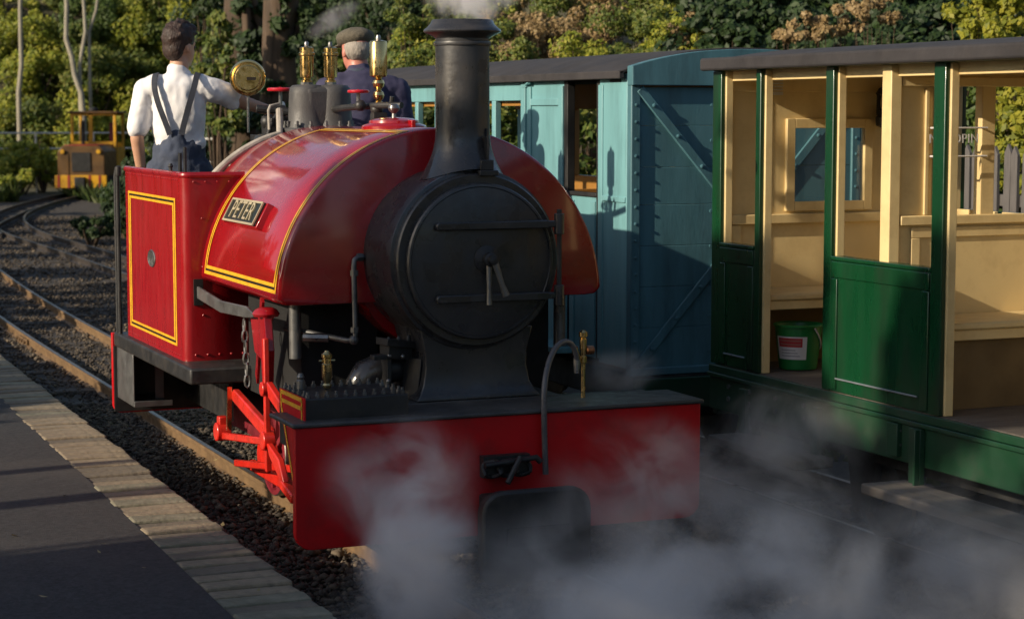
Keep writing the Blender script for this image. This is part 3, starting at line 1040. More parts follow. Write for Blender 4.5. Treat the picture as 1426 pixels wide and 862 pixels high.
# --- steam turret (grey casting) with safety valves
DX, DY = CX, 10.26
mb = MB()
mb.lathe([(0.215, 1.822), (0.215, 1.862), (0.207, 1.870), (0.02, 1.870)], (DX, DY, 0), 'z', 40)
turret = mb.build('turret_base', 'cast_grey', loco)
for sx, s in ((-0.064, 1), (0.070, 0.97)):
    MB().lathe([(0.118, 1.866), (0.110, 1.885), (0.103, 1.91), (0.099, 1.97), (0.096, 2.05), (0.091, 2.078), (0.078, 2.092), (0.05, 2.096), (0.01, 2.096)], (DX + sx, DY - (0.02 if sx > 0 else 0), 0), 'z', 32).build('turret_body', 'cast_grey', turret, smooth=45)
MB().bb(DX - 0.10, DX + 0.10, DY - 0.098, DY + 0.08, 1.866, 2.086).build('turret_web', 'cast_grey', turret, bevel=0.03, seg=4)
bo = MB()
for k in range(14):
    a = 2 * math.pi * (k + 0.3) / 14
    bo.lathe([(0.013, 1.868), (0.013, 1.886), (0.008, 1.888), (0.008, 1.904), (0.003, 1.907)], (DX + 0.178 * math.cos(a), DY + 0.178 * math.sin(a), 0), 'z', 6)
bo.build('studs', 'grey_steel', turret)['kind'] = 'stuff'
for x in (DX - 0.065, DX + 0.066):
    sv = MB().lathe([(0.030, 2.092), (0.030, 2.118), (0.022, 2.122), (0.022, 2.13), (0.034, 2.135), (0.036, 2.15), (0.036, 2.245), (0.042, 2.25), (0.042, 2.262), (0.037, 2.266), (0.037, 2.288), (0.026, 2.294), (0.012, 2.296)], (x, DY, 0), 'z', 20).build('safety_valve', 'brass', turret, smooth=30)
    MB().lathe([(0.012, 2.294), (0.012, 2.315), (0.008, 2.322)], (x, DY, 0), 'z', 10).build('valve_stem', 'steel', sv)
    MB().lathe([(0.033, 2.09), (0.033, 2.108), (0.024, 2.112)], (x, DY, 0), 'z', 8).build('valve_nut', 'steel', sv, smooth=0)
# manifold pipe from the turret to the whistle
WX, WY = 3.32, 9.625
MB().tube([(DX + 0.05, DY - 0.06, 1.965), (3.24, 9.9, 1.975), (WX - 0.01, 9.56, 1.985), (WX + 0.06, 9.45, 1.985)], 0.017, 10).build('manifold_pipe', 'black_iron', loco)
wh = MB().lathe([(0.016, 1.955), (0.016, 1.99), (0.020, 1.993), (0.020, 2.003), (0.014, 2.008), (0.024, 2.02), (0.029, 2.036), (0.024, 2.052), (0.014, 2.06), (0.014, 2.068), (0.026, 2.078), (0.031, 2.095), (0.026, 2.11), (0.014, 2.118), (0.022, 2.124), (0.036, 2.128), (0.044, 2.134), (0.0445, 2.150), (0.0445, 2.298), (0.040, 2.306), (0.020, 2.310), (0.008, 2.312)], (WX, WY, 0), 'z', 24).build('whistle', 'brass', loco, smooth=32)
MB().lathe([(0.013, 2.308), (0.014, 2.322), (0.009, 2.336)], (WX, WY, 0), 'z', 12).build('whistle_nut', 'steel', wh)
MB().sphere((3.235, 9.66, 1.985), 0.030, 12, 8).build('valve_body', 'black_iron', loco)
vb = MB()
vb.sphere((WX - 0.01, WY, 1.965), 0.034, 12, 8, (1, 1, 0.8))
vb.bb(WX - 0.035, WX + 0.035, WY - 0.03, WY + 0.03, 1.88, 1.95)
vb.tube([(WX + 0.05, WY - 0.04, 1.96), (WX + 0.055, WY - 0.05, 2.03)], 0.012, 8)
vb.build('valve_body', 'black_iron', loco)


def handwheel(c, r, stem):
    w = MB()
    c = Vector(c)
    ring = [(c.x + r * math.cos(a), c.y + r * math.sin(a), c.z) for a in np.linspace(0, 2 * math.pi, 25)]
    w.tube(ring, r * 0.17, 8, caps=False)
    for k in range(5):
        a = 2 * math.pi * k / 5
        w.tube([c, (c.x + r * math.cos(a), c.y + r * math.sin(a), c.z)], r * 0.10, 6)
    w.sphere(c, r * 0.25, 10, 6)
    ob = w.build('handwheel', 'hand_red', loco)
    MB().tube([c, (c.x, c.y, c.z - stem)], 0.010, 8).build('valve_spindle', 'steel', ob)


handwheel((3.065, 10.50, 2.072), 0.062, 0.10)
handwheel((3.225, 9.66, 2.055), 0.048, 0.08)
# cab-front fittings cluster behind the turret
fc = MB()
fr = random.Random(4)
fc.bb(2.98, 3.10, 10.42, 10.58, 1.82, 1.93)
fc.tube([(2.93, 10.5, 1.97), (3.02, 10.48, 1.965), (3.12, 10.46, 1.95), (3.18, 10.4, 1.93)], 0.022, 10)
fc.sphere((3.065, 10.5, 1.955), 0.038, 12, 8)
fc.sphere((3.00, 10.52, 1.90), 0.042, 12, 8)
fc.sphere((3.12, 10.5, 1.90), 0.036, 12, 8)
fc.tube([(3.06, 10.5, 1.92), (3.05, 10.52, 1.78)], 0.02, 8)
fc.tube([(3.10, 10.44, 1.94), (3.14, 10.42, 1.99), (3.16, 10.40, 2.0)], 0.009, 8)
fc.tube([(3.02, 10.42, 1.94), (2.98, 10.40, 1.88), (2.95, 10.38, 1.80)], 0.012, 8)
for k in range(7):
    fc.lathe([(0.016, 0), (0.016, 0.02)], (2.96 + fr.uniform(0, 0.2), 10.40 + fr.uniform(0, 0.1), 1.86 + fr.uniform(0, 0.1)), 'z', 6)
fc.bb(2.95, 3.2, 10.5, 10.7, 1.6, 1.83)
fc.build('cab_fittings', 'black_iron', loco, bevel=0.002)
# regulator handle the driver reaches for
MB().tube([(3.12, 10.62, 1.98), (3.18, 10.85, 2.0), (3.23, 11.05, 1.985)], 0.011, 8).build('regulator_handle', 'steel', loco)
# pale lagged pipe that follows the back of the tank
pp_ = []
for k in range(9):
    a = R(40 + 32 * k / 8)
    rr = TR + 0.028 - 0.035 * (k / 8)
    pp_.append((TX - rr * math.cos(a), TB - 0.01 + 0.06 * k / 8, TZ + rr * math.sin(a)))
pp_.append((2.99, 10.26, 1.90))
pp_.append((3.0, 10.30, 1.965))
MB().tube(pp_, 0.019, 10).build('lagged_pipe', 'pipe_lagging', loco)
MB().tube([(2.955, 10.34, 1.86), (2.952, 10.34, 1.96), (2.965, 10.35, 1.985), (3.02, 10.38, 1.995)], 0.008, 8).build('fine_pipe', 'pipe_lagging', loco)
MB().tube([(2.70, TB + 0.03, 1.63), (2.70, TB + 0.04, 1.70)], 0.010, 8).build('fine_pipe', 'pipe_lagging', loco)
# pressure gauge, back of the brass case to the camera
gc = Vector((2.99, 10.88, 2.14))
gd = Vector((0.27, 0.963, 0)).normalized()
gq = gd.to_track_quat('Y', 'Z').to_matrix().to_4x4()


def placed(mb, c, q):
    mb.v = [tuple(Vector(c) + (q @ Vector(v))) for v in mb.v]
    return mb


ga = placed(MB().lathe([(0.02, -0.030), (0.066, -0.030), (0.070, -0.026), (0.072, -0.012), (0.080, -0.012), (0.088, -0.018), (0.097, -0.016), (0.100, -0.006), (0.100, 0.012), (0.088, 0.024), (0.02, 0.024)], (0, 0, 0), 'y', 44), gc, gq).build('pressure_gauge', 'brass', loco, smooth=28)
placed(MB().bb(-0.006, 0.045, -0.034, -0.029, -0.013, 0.004), gc, gq).build('gauge_slot', 'black_line', ga)
MB().tube([gc + Vector((0, 0, -0.09)), gc + Vector((0.0, 0, -0.30))], 0.007, 8).build('gauge_post', 'steel', ga)

# --- cab sheets (left and right), front plates, beading, lining
CLX = 2.338
for side in (-1, 1):
    x0 = CLX if side < 0 else 2 * CX - CLX
    xin = x0 - side * 0.016
    # rounded front corner: sheet swept in plan
    plan = []
    rr = 0.045
    plan.append((x0, 11.06))
    plan.append((x0, 9.75 + rr))
    for k in range(1, 7):
        a = R(90 * k / 6)
        plan.append((x0 - side * (rr - rr * math.cos(a)), 9.75 + rr - rr * math.sin(a)))
    plan.append((CX + side * 0.40, 9.75))
    inner = [(x - side * 0.016 if i < 2 else x - side * 0.012, y + (0.0 if i < 2 else 0.014)) for i, (x, y) in enumerate(plan)]
    mbs = MB()
    rings = []
    for (a, b) in zip(plan, inner):
        rings.append([(a[0], a[1], 0.722), (a[0], a[1], 1.640), (b[0], b[1], 1.640), (b[0], b[1], 0.722)])
    mbs.ring_loft(rings)
    sheet = mbs.build('cab_sheet', 'red_sheet', loco, smooth=50)
    # half-round beading on top, angle at foot
    MB().tube([((p[0] + q[0]) / 2, (p[1] + q[1]) / 2, 1.642) for p, q in zip(plan, inner)], 0.0165, 10).build('beading', 'red_sheet', sheet)
    rv = MB()
    for k in range(30):
        rv.sphere((x0, 9.83 + k * 0.0415, 1.618), 0.005, 6, 4)
        rv.sphere((x0, 9.83 + k * 0.0415, 0.745), 0.005, 6, 4)
    for k in range(20):
        rv.sphere((x0, 11.03, 0.78 + 0.043 * k), 0.005, 6, 4)
        rv.sphere((x0, 9.805, 0.78 + 0.043 * k), 0.004, 6, 4)
    for k in range(7):
        xx = x0 - side * (0.06 + 0.06 * k)
        rv.sphere((xx, 9.749, 0.752), 0.007, 6, 4)
        if k < 5:
            rv.sphere((xx, 9.749, 1.61), 0.006, 6, 4)
    for zz in (0.95, 1.19, 1.43):
        rv.sphere((x0 - side * 0.10, 9.749, zz), 0.006, 6, 4)
    rv.build('rivets', 'red_sheet', sheet)['kind'] = 'stuff'
    xl = x0 + side * 0.0022
    xb = x0 + side * 0.0016
    ye, bl = MB(), MB()
    y0, y1, z0, z1 = 9.885, 10.985, 0.785, 1.525
    wy, wz, gz, gy = 0.026, 0.0125, 0.012, 0.010

    def quad(mbq, x, ya, yb, za, zb):
        mbq.add([(x, ya, za), (x, yb, za), (x, yb, zb), (x, ya, zb)], [(0, 1, 2, 3)])
    for i in (0, 1):
        oy, oz = i * (wy + gy), i * (wz + gz)
        a0, a1, b0, b1 = y0 + oy, y1 - oy, z0 + oz, z1 - oz
        quad(ye, xl, a0, a0 + wy, b0, b1)
        quad(ye, xl, a1 - wy, a1, b0, b1)
        quad(ye, xl, a0 + wy, a1 - wy, b0, b0 + wz)
        quad(ye, xl, a0 + wy, a1 - wy, b1 - wz, b1)
    a0, a1, b0, b1 = y0 + wy, y1 - wy, z0 + wz, z1 - wz
    quad(bl, xb, a0, a0 + gy, b0, b1)
    quad(bl, xb, a1 - gy, a1, b0, b1)
    quad(bl, xb, a0 + gy, a1 - gy, b0, b0 + gz)
    quad(bl, xb, a0 + gy, a1 - gy, b1 - gz, b1)
    ye.build('lining', 'yellow_line', sheet, smooth=0)
    bl.build('lining', 'black_line', sheet, smooth=0)
    # oval maker's plate
    mbp = MB()
    rings = []
    for sc, h in ((1.0, 0.0), (1.0, 0.004), (0.93, 0.007), (0.86, 0.005), (0.02, 0.005)):
        rings.append([(x0 + side * h, 10.43 + 0.085 * sc * math.cos(2 * math.pi * k / 28), 1.19 + 0.046 * sc * math.sin(2 * math.pi * k / 28)) for k in range(28)])
    mbp.ring_loft(rings).build('maker_plate', 'steel', sheet)
MB().bb(CX - 0.8, CX + 0.8, 10.62, 11.24, 0.722, 0.74).build('cab_floor', 'coal_dark', loco)
# bits on the sheet's top edge
tb = MB()
MB().lathe([(0.010, 1.655), (0.010, 1.675), (0.015, 1.68), (0.008, 1.695)], (CLX + 0.01, 10.02, 0), 'z', 10).build('sheet_knob', 'black_iron', loco)
tb.bb(CLX + 0.02, CLX + 0.03, 9.86, 9.90, 1.64, 1.75)
MB().bb(CLX + 0.03, CLX + 0.04, 9.80, 9.83, 1.64, 1.78).build('sheet_catch', 'black_iron', loco)
tb.build('sheet_catch', 'black_iron', loco)
# handrail posts at the cab entrance
for dy in (0.0, 0.055):
    MB().tube([(2.312, 11.14 + dy, 0.72), (2.312, 11.14 + dy, 1.60), (2.318, 11.13 + dy, 1.645)], 0.012, 10).build('handrail', 'black_iron', loco)
MB().lathe([(0.017, 1.60), (0.019, 1.615), (0.017, 1.65), (0.006, 1.658)], (2.315, 11.135, 0), 'z', 12).build('handrail_knob', 'black_iron', loco)

# --- cylinders and motion
for side in (-1, 1):
    def sx(x):
        return x if side < 0 else 2 * CX - x
    a, b = sorted((sx(2.352), sx(2.80)))
    cyb = MB().bb(a, b, 7.76 if side < 0 else 7.78, 8.13, 0.56, 0.795 if side < 0 else 0.70).build('cylinder_block', 'black_iron', loco, bevel=0.006)
    # red cover plate on the outer side, tapering down
    if side > 0:
        pass
    pl = MB().prism([(7.745, 0.30), (7.80, 0.26), (7.86, 0.30), (8.10, 0.66 if side > 0 else 0.74), (8.10, 0.68 if side > 0 else 0.80), (7.745, 0.68 if side > 0 else 0.80)], 'x', sx(2.346), sx(2.352)).build('cylinder_cover', 'red_beam', cyb, smooth=0)
    if side < 0:
        xo = sx(2.3435)
        ln = MB()
        for (p, q, m_) in ((((7.775, 0.79), (8.075, 0.79)), None, 0), (((8.075, 0.79), (8.065, 0.725)), None, 0), (((8.065, 0.725), (7.845, 0.33)), None, 0), (((7.775, 0.79), (7.775, 0.34)), None, 0), (((7.775, 0.755), (8.07, 0.755)), None, 0)):
            (ya, za), (yb, zb) = p
            d = Vector((0, yb - ya, zb - za)).normalized()
            s = Vector((0, -d.z, d.y)) * 0.0085
            ln.add([Vector((xo, ya, za)) - s, Vector((xo, yb, zb)) - s, Vector((xo, yb, zb)) + s, Vector((xo, ya, za)) + s], [(0, 1, 2, 3)])
        ln.build('lining', 'yellow_line', cyb, smooth=0)
        sd_ = MB()
        for k in range(11):
            xx = a + 0.02 + (b - a - 0.04) * k / 10
            for yy in (7.785, 8.10):
                sd_.lathe([(0.011, 0.795), (0.011, 0.807), (0.006, 0.809), (0.006, 0.82)], (xx, yy, 0), 'z', 6)
        for k in range(4):
            yy = 7.83 + 0.07 * k
            for xx in (a + 0.02, b - 0.02):
                sd_.lathe([(0.011, 0.795), (0.011, 0.807), (0.006, 0.809), (0.006, 0.82)], (xx, yy, 0), 'z', 6)
        sd_.build('studs', 'grey_steel', cyb)['kind'] = 'stuff'
        lub = MB().lathe([(0.016, 0.80), (0.020, 0.812), (0.014, 0.82), (0.019, 0.84), (0.022, 0.85), (0.022, 0.90), (0.017, 0.905), (0.017, 0.925), (0.023, 0.93), (0.023, 0.942), (0.012, 0.95), (0.008, 0.958)], (sx(2.53), 8.02, 0), 'z', 16).build('lubricator', 'brass', cyb, smooth=30)
        MB().tube([(sx(2.53) - 0.035, 8.02, 0.915), (sx(2.53) + 0.035, 8.02, 0.915)], 0.005, 6).build('lubricator_tap', 'brass', lub)
        MB().lathe([(0.018, 0.795), (0.018, 0.83), (0.013, 0.835), (0.017, 0.845), (0.010, 0.86)], (sx(2.43), 8.07, 0), 'z', 12).build('drain_cock', 'grey_steel', cyb)
    # wheels
    for wy in (8.70, 9.86):
        xw = sx(2.868)
        rim = MB().lathe([(0.245, -0.022), (0.262, -0.020), (0.262, -0.012), (0.232, -0.008), (0.228, 0.055), (0.205, 0.058), (0.200, 0.03), (0.06, 0.025), (0.06, 0.07), (0.02, 0.07)] if side > 0 else [(0.245, 0.022), (0.262, 0.020), (0.262, 0.012), (0.232, 0.008), (0.228, -0.055), (0.205, -0.058), (0.200, -0.03), (0.06, -0.025), (0.06, -0.07), (0.02, -0.07)], (xw, wy, 0.23), 'x', 40).build('wheel', 'maroon', loco, smooth=35)
        ty = MB().lathe([(0.2285, 0.054 * side), (0.2335, 0.050 * side), (0.2345, 0.0)], (xw, wy, 0.23), 'x', 40, caps=False).build('tyre', 'steel', rim, smooth=35)
        spk = MB()
        for k in range(8):
            aa = 2 * math.pi * k / 8 + 0.2
            spk.bar((xw + side * 0.034, wy + 0.05 * math.cos(aa), 0.23 + 0.05 * math.sin(aa)), (xw + side * 0.034, wy + 0.205 * math.cos(aa), 0.23 + 0.205 * math.sin(aa)), 0.03, 0.03, (1, 0, 0))
        spk.build('spokes', 'maroon', rim, bevel=0.004)
        MB().lathe([(0.10, side * 0.05), (0.10, side * 0.10), (0.09, side * 0.11), (0.02, side * 0.11)], (xw, wy + 0.0, 0.20), 'x', 24).build('crank_boss', 'red_motion', rim)
    xr = sx(2.72)
    MB().bar((xr, 8.66, 0.155), (xr, 9.90, 0.155), 0.03, 0.055).build('coupling_rod', 'red_motion', loco, bevel=0.006)
    xr = sx(2.62)
    MB().bar((xr, 8.2, 0.40), (xr, 9.85, 0.18), 0.024, 0.035).build('connecting_rod', 'red_motion', loco, bevel=0.006)
    if side < 0:
        # valve gear, bright red: hanging link, arms and bosses
        xg = sx(2.425)
        vg = MB()
        vg.bar((xg, 8.585, 0.955), (xg, 8.565, 0.36), 0.026, 0.028)
        vg.lathe([(0.042, -0.028), (0.042, 0.028)], (xg, 8.57, 0.50), 'x', 18)
        vg.lathe([(0.032, -0.026), (0.032, 0.026)], (xg, 8.58, 0.73), 'x', 18)
        link = vg.build('hanging_link', 'red_motion', loco, bevel=0.005)
        MB().prism([(8.50, 0.70), (8.53, 0.77), (8.30, 0.70), (8.29, 0.64)], 'x', xg - 0.016, xg + 0.016).build('upper_arm', 'red_motion', link, bevel=0.006)
        ar = MB().bar((xg, 8.57, 0.495), (xg, 9.36, 0.405), 0.028, 0.034)
        ar.lathe([(0.045, -0.035), (0.045, 0.035)], (xg, 9.36, 0.425), 'x', 18)
        ar.bb(xg - 0.022, xg + 0.022, 9.335, 9.385, 0.43, 0.50)
        ar.build('lower_arm', 'red_motion', link, bevel=0.006)
        MB().prism([(8.57, 0.475), (8.60, 0.55), (9.20, 0.650), (9.24, 0.62), (9.21, 0.590)], 'x', xg + 0.01, xg + 0.045).build('drop_arm', 'red_motion', link, bevel=0.008)
        MB().prism([(8.50, 0.44), (8.55, 0.50), (8.36, 0.45), (8.28, 0.36), (8.34, 0.36)], 'x', xg - 0.015, xg + 0.015).build('front_arm', 'red_motion', link, bevel=0.006)
        MB().bar((xg + 0.02, 8.40, 0.345), (xg + 0.02, 8.20, 0.30), 0.05, 0.045).build('gland_nut', 'red_motion', link, bevel=0.008)
        MB().bar((xg, 9.22, 0.66), (xg, 9.24, 0.45), 0.022, 0.016).build('adjuster', 'brass', link)
    if side < 0:
        # bracket hung from the tank: red casting and the grey reach rod into the cab
        br = MB()
        br.prism([(8.60, 1.055), (8.86, 1.04), (8.84, 0.99), (8.79, 0.87), (8.66, 0.845), (8.66, 1.0)], 'x', sx(2.43), sx(2.475))
        br.prism([(8.615, 1.06), (8.665, 1.06), (8.68, 0.955), (8.650, 0.74), (8.595, 0.75), (8.575, 0.90)], 'x', sx(2.425), sx(2.465))
        brk = br.build('motion_bracket', 'red_sheet', loco, smooth=0, bevel=0.006)
        MB().lathe([(0.055, 0.0), (0.062, 0.012), (0.05, 0.03), (0.03, 0.04)], (sx(2.45), 8.66, 1.045), 'z', 20).build('bracket_boss', 'red_sheet', brk)
        MB().prism([(9.76, 1.095), (9.30, 1.062), (8.84, 1.075), (8.72, 1.055), (8.72, 1.035), (8.86, 1.022), (9.30, 1.005), (9.76, 1.035)], 'x', sx(2.405), sx(2.42)).build('reach_rod', 'grey_steel', loco, bevel=0.004)
        MB().bb(*sorted((sx(2.39), sx(2.436))), 9.742, 9.752, 1.0, 1.13).build('rod_slot', 'coal_dark', loco, bevel=0.0)
        ch = MB()
        for k in range(6):
            z = 0.98 - 0.05 * k
            ch.tube([(sx(2.42) + 0.012 * math.cos(a) * (k % 2), 8.92 + 0.014 * math.cos(a) * ((k + 1) % 2) - 0.008 * k, z + 0.03 * math.sin(a)) for a in np.linspace(0, 2 * math.pi, 9)], 0.006, 6, caps=False)
        ch.build('safety_chain', 'steel', loco)
        MB().bar((sx(2.46), 8.75, 1.12), (sx(2.50), 9.0, 0.72), 0.012, 0.07).build('tank_stay', 'red_sheet', loco)
    MB().tube([(sx(2.56), 8.58, 1.11), (sx(2.56), 8.58, 0.86)], 0.028, 12).build('drain_pipe', 'grey_steel', loco)
    bx0, bx1 = sorted((sx(2.60), sx(2.96)))
    MB().bb(bx0, bx1, 8.62, 9.5, 0.60, 1.12).build('ash_plate', 'coal_dark', loco)
# blower pipe along the smokebox side
bp_ = MB().tube([(2.835, 8.40, 1.318), (2.79, 8.38, 1.318), (2.772, 8.375, 1.306), (2.768, 8.373, 1.28), (2.772, 8.37, 0.98), (2.768, 8.37, 0.955), (2.74, 8.39, 0.952), (2.62, 8.55, 0.975), (2.55, 8.70, 0.985)], 0.0125, 10).build('blower_pipe', 'grey_steel', loco, smooth=60)
un = MB()
for p, ax in (((2.80, 8.385, 1.318), 'x'), ((2.77, 8.372, 1.25), 'z'), ((2.77, 8.37, 1.0), 'z')):
    un.lathe([(0.019, -0.012), (0.019, 0.012)], p, ax, 6)
un.sphere((2.765, 8.372, 0.955), 0.022, 10, 8)
un.build('pipe_union', 'grey_steel', bp_, smooth=0)
MB().tube([(2.68, 8.47, 0.958), (2.58, 8.52, 0.96)], 0.02, 8).build('pipe_lag', 'steel', bp_)
# front hose, brass cock
hp = [at(760, 660, Y=7.66), at(758, 600, Y=7.655), at(757, 545, Y=7.655), at(762, 510, Y=7.70), at(772, 485, Y=7.74), at(784, 475, Y=7.77), at(795, 477, Y=7.80), at(802, 490, Y=7.81), at(804, 505, Y=7.82)]
hps = [Vector(p) for p in hp]
for _ in range(2):
    hps = smooth_path(hps, 1)
hose = MB().tube(hps, 0.0125, 10).build('water_hose', 'rubber_hose', loco, smooth=60)
e = Vector(at(803, 505, Y=7.82))
MB().tube([e + Vector((0, 0, 0.03)), e, e + Vector((0, 0, -0.045))], [0.014, 0.016, 0.010], 10).build('hose_end', 'steel', hose)
MB().tube([Vector(at(800, 484, Y=7.81)) , Vector(at(804, 500, Y=7.82))], 0.0145, 10).build('hose_ferrule', 'brass', hose)
q = Vector(at(812, 490, Y=7.86))
cock = MB().lathe([(0.010, -0.20), (0.010, -0.05), (0.016, -0.045), (0.016, -0.02), (0.010, -0.015), (0.013, 0.0), (0.016, 0.01), (0.016, 0.055), (0.011, 0.06), (0.019, 0.068), (0.019, 0.085), (0.008, 0.095)], q, 'z', 14).build('brass_cock', 'brass', loco)
MB().tube([q + Vector((0.0, 0, -0.02)), q + Vector((-0.03, -0.01, -0.03)), q + Vector((-0.035, -0.01, -0.06))], 0.007, 8).build('cock_lever', 'brass', cock)
MB().lathe([(0.012, -0.02), (0.020, -0.015), (0.020, 0.015), (0.012, 0.02)], q + Vector((0.055, 0.05, 0.0)), 'x', 12).build('cock_knob', 'copper', cock)

# ================================================================== carriages
X0 = 4.72
X1 = 2 * T2 - X0


def wheelset(parent, y, r=0.19):
    for s in (-1, 1):
        MB().lathe([(r + 0.025, 0.0), (r + 0.025, 0.012), (r, 0.016), (r - 0.005, 0.06), (r - 0.03, 0.06), (r - 0.04, 0.03), (0.04, 0.03), (0.04, 0.07), (0.01, 0.07)] if s > 0 else [(r + 0.025, 0.0), (r + 0.025, -0.012), (r, -0.016), (r - 0.005, -0.06), (r - 0.03, -0.06), (r - 0.04, -0.03), (0.04, -0.03), (0.04, -0.07), (0.01, -0.07)], (T2 + s * 0.27, y, r), 'x', 28).build('wheel', 'chassis_black', parent, smooth=35)
        MB().prism([(y - 0.14, 0.48), (y + 0.14, 0.48), (y + 0.07, 0.14), (y - 0.07, 0.14)], 'x', T2 + s * 0.42 - 0.02, T2 + s * 0.42 + 0.02).build('axle_guard', 'chassis_black', parent, bevel=0.006)
    MB().tube([(T2 - 0.42, y, r), (T2 + 0.42, y, r)], 0.03, 10).build('axle', 'chassis_black', parent)


def arc_roof(y0, y1, ze, za, over, th):
    w = (X1 - X0) / 2 + over
    n = 18
    top, bot = [], []
    for k in range(n + 1):
        u = -1 + 2 * k / n
        z = za - (za - ze) * abs(u) ** 2.2
        top.append((T2 + u * w, z))
        bot.append((T2 + u * w, z - th))
    poly = top + list(reversed(bot))
    return MB().prism(poly, 'y', y0, y1)


# ------------------------------------------------------------------ blue carriage
blue = thing('railway_carriage', (T2, 11.6, 0), 'blue open-windowed carriage with cross-braced end and dark felt roof', 'carriage')
BY0, BY1 = 9.60, 14.45
ZB0, ZB1 = 0.58, 2.155
XS = X0


def side_box(y0, y1, z0, z1, name, m='blue_paint', dx0=0.0, dx1=0.035, bevel=0.004, far=True, parent=None):
    ob = MB().bb(XS + dx0, XS + dx1, y0, y1, z0, z1).build(name, m, parent or blue, bevel=bevel)
    if far:
        MB().bb(X1 - dx1, X1 - dx0, y0, y1, z0, z1).build(name, m, parent or blue, bevel=bevel)
    return ob


# corner panel beside the end
side_box(BY0 + 0.05, 9.99, ZB0, ZB1, 'side_panel')
side_box(9.94, 9.995, ZB0 + 0.02, 2.10, 'corner_strip', dx0=-0.008, dx1=0.01)
MB().bb(XS - 0.008, XS + 0.02, BY0 + 0.06, 9.94, 1.47, 1.50).build('waist_rail', 'blue_paint', blue, bevel=0.003)
# door posts (dark), half door
for y0, y1 in ((9.995, 10.035), (10.42, 10.47)):
    side_box(y0, y1, ZB0, ZB1 - 0.01, 'door_post', 'chassis_black', 0.002, 0.05)
hd = side_box(10.037, 10.418, ZB0 + 0.01, 1.485, 'half_door', dx0=0.012, dx1=0.04)
MB().bb(XS + 0.0, XS + 0.045, 10.037, 10.418, 1.485, 1.508).build('door_cap', 'chassis_black', hd, bevel=0.004)
MB().bb(XS + 0.004, XS + 0.012, 10.06, 10.115, ZB0 + 0.02, 1.46).build('door_stile', 'blue_paint', hd, bevel=0.002)
MB().bb(XS + 0.004, XS + 0.012, 10.34, 10.395, ZB0 + 0.02, 1.46).build('door_stile', 'blue_paint', hd, bevel=0.002)
# plain framed panel next to the door
side_box(10.47, 11.06, ZB0, ZB1, 'side_panel', dx0=0.004)
for y0, y1, z0, z1 in ((10.47, 10.53, ZB0, 2.10), (10.93, 10.975, ZB0, 2.10), (10.53, 10.93, 1.99, 2.03), (10.53, 10.93, 1.40, 1.46), (11.01, 11.075, ZB0, ZB1 - 0.03)):
    MB().bb(XS - 0.008, XS + 0.006, y0, y1, z0, z1).build('frame_strip', 'blue_paint', blue, bevel=0.003)
# windowed bays: lower panel, pillars, top rail
side_box(11.075, BY1 - 0.05, ZB0, 1.47, 'side_panel')
side_box(11.075, BY1 - 0.05, 2.02, ZB1, 'cant_rail')
side_box(11.075, BY1 - 0.05, 1.47, 1.50, 'window_sill', dx0=-0.012, dx1=0.05)
for y0, y1 in ((11.49, 11.55), (11.93, 12.06), (12.36, 12.42), (12.50, 12.55), (12.87, 12.93), (13.28, 13.40), (13.80, 13.86), (14.30, 14.40)):
    side_box(y0, y1, 1.50, 2.02, 'window_pillar', dx0=0.0, dx1=0.04, far=y1 < 12.5 or y0 > 14)
# end: frame and planks with a cross brace
zs = [0.58, 0.80, 1.02, 1.24, 1.46, 1.66, 1.88, 2.085]
for za, zb in zip(zs[:-1], zs[1:]):
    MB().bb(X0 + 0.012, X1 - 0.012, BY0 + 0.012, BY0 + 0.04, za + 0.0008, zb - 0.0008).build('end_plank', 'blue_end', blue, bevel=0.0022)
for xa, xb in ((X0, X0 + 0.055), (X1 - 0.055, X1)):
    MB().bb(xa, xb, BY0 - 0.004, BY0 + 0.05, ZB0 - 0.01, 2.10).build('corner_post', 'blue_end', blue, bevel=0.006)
# arched top board, standing proud
tp = []
for k in range(21):
    u = -1 + 2 * k / 20
    tp.append((T2 + u * 0.715, 2.290 - 0.095 * abs(u) ** 2.2))
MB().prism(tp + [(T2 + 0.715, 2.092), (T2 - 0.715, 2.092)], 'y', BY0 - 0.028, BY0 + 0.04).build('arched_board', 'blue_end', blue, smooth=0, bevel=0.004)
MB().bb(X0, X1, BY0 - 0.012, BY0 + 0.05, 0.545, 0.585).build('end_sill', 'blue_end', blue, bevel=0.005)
za, zb = 0.60, 2.075
for (xa, xb, th) in ((X0 + 0.05, X1 - 0.05, 0.0), (X1 - 0.05, X0 + 0.05, 0.006)):
    d = Vector((xb - xa, 0, zb - za))
    L = d.length
    d.normalize()
    up = Vector((-d.z, 0, d.x))
    c = Vector(((xa + xb) / 2, BY0 + 0.004 - th * 0.5, (za + zb) / 2))
    br = MB().obox(c, d * (L / 2), up * 0.024, Vector((0, 0.009 + th * 0.4, 0))).build('diagonal_brace', 'blue_end', blue, bevel=0.004)
    bt = MB()
    for k in range(9):
        p = Vector((xa, BY0 - 0.006 - th, za)) + d * (L * (0.06 + 0.11 * k))
        bt.lathe([(0.011, 0.0), (0.011, -0.007), (0.006, -0.010)], p, 'y', 8)
    bt.build('bolts', 'blue_end', br)['kind'] = 'stuff'
bt = MB()
for x in (X0 + 0.028, X1 - 0.028):
    for k in range(16):
        bt.lathe([(0.009, 0.0), (0.009, -0.006), (0.005, -0.008)], (x, BY0 - 0.004, 0.64 + 0.09 * k), 'y', 8)
for x in (X0 + 0.49, X1 - 0.49):
    for k in range(8):
        bt.lathe([(0.010, 0.0), (0.010, -0.006)], (x, BY0 + 0.012, 0.66 + 0.19 * k), 'y', 8)
bt.build('bolts', 'blue_end', blue)['kind'] = 'stuff'
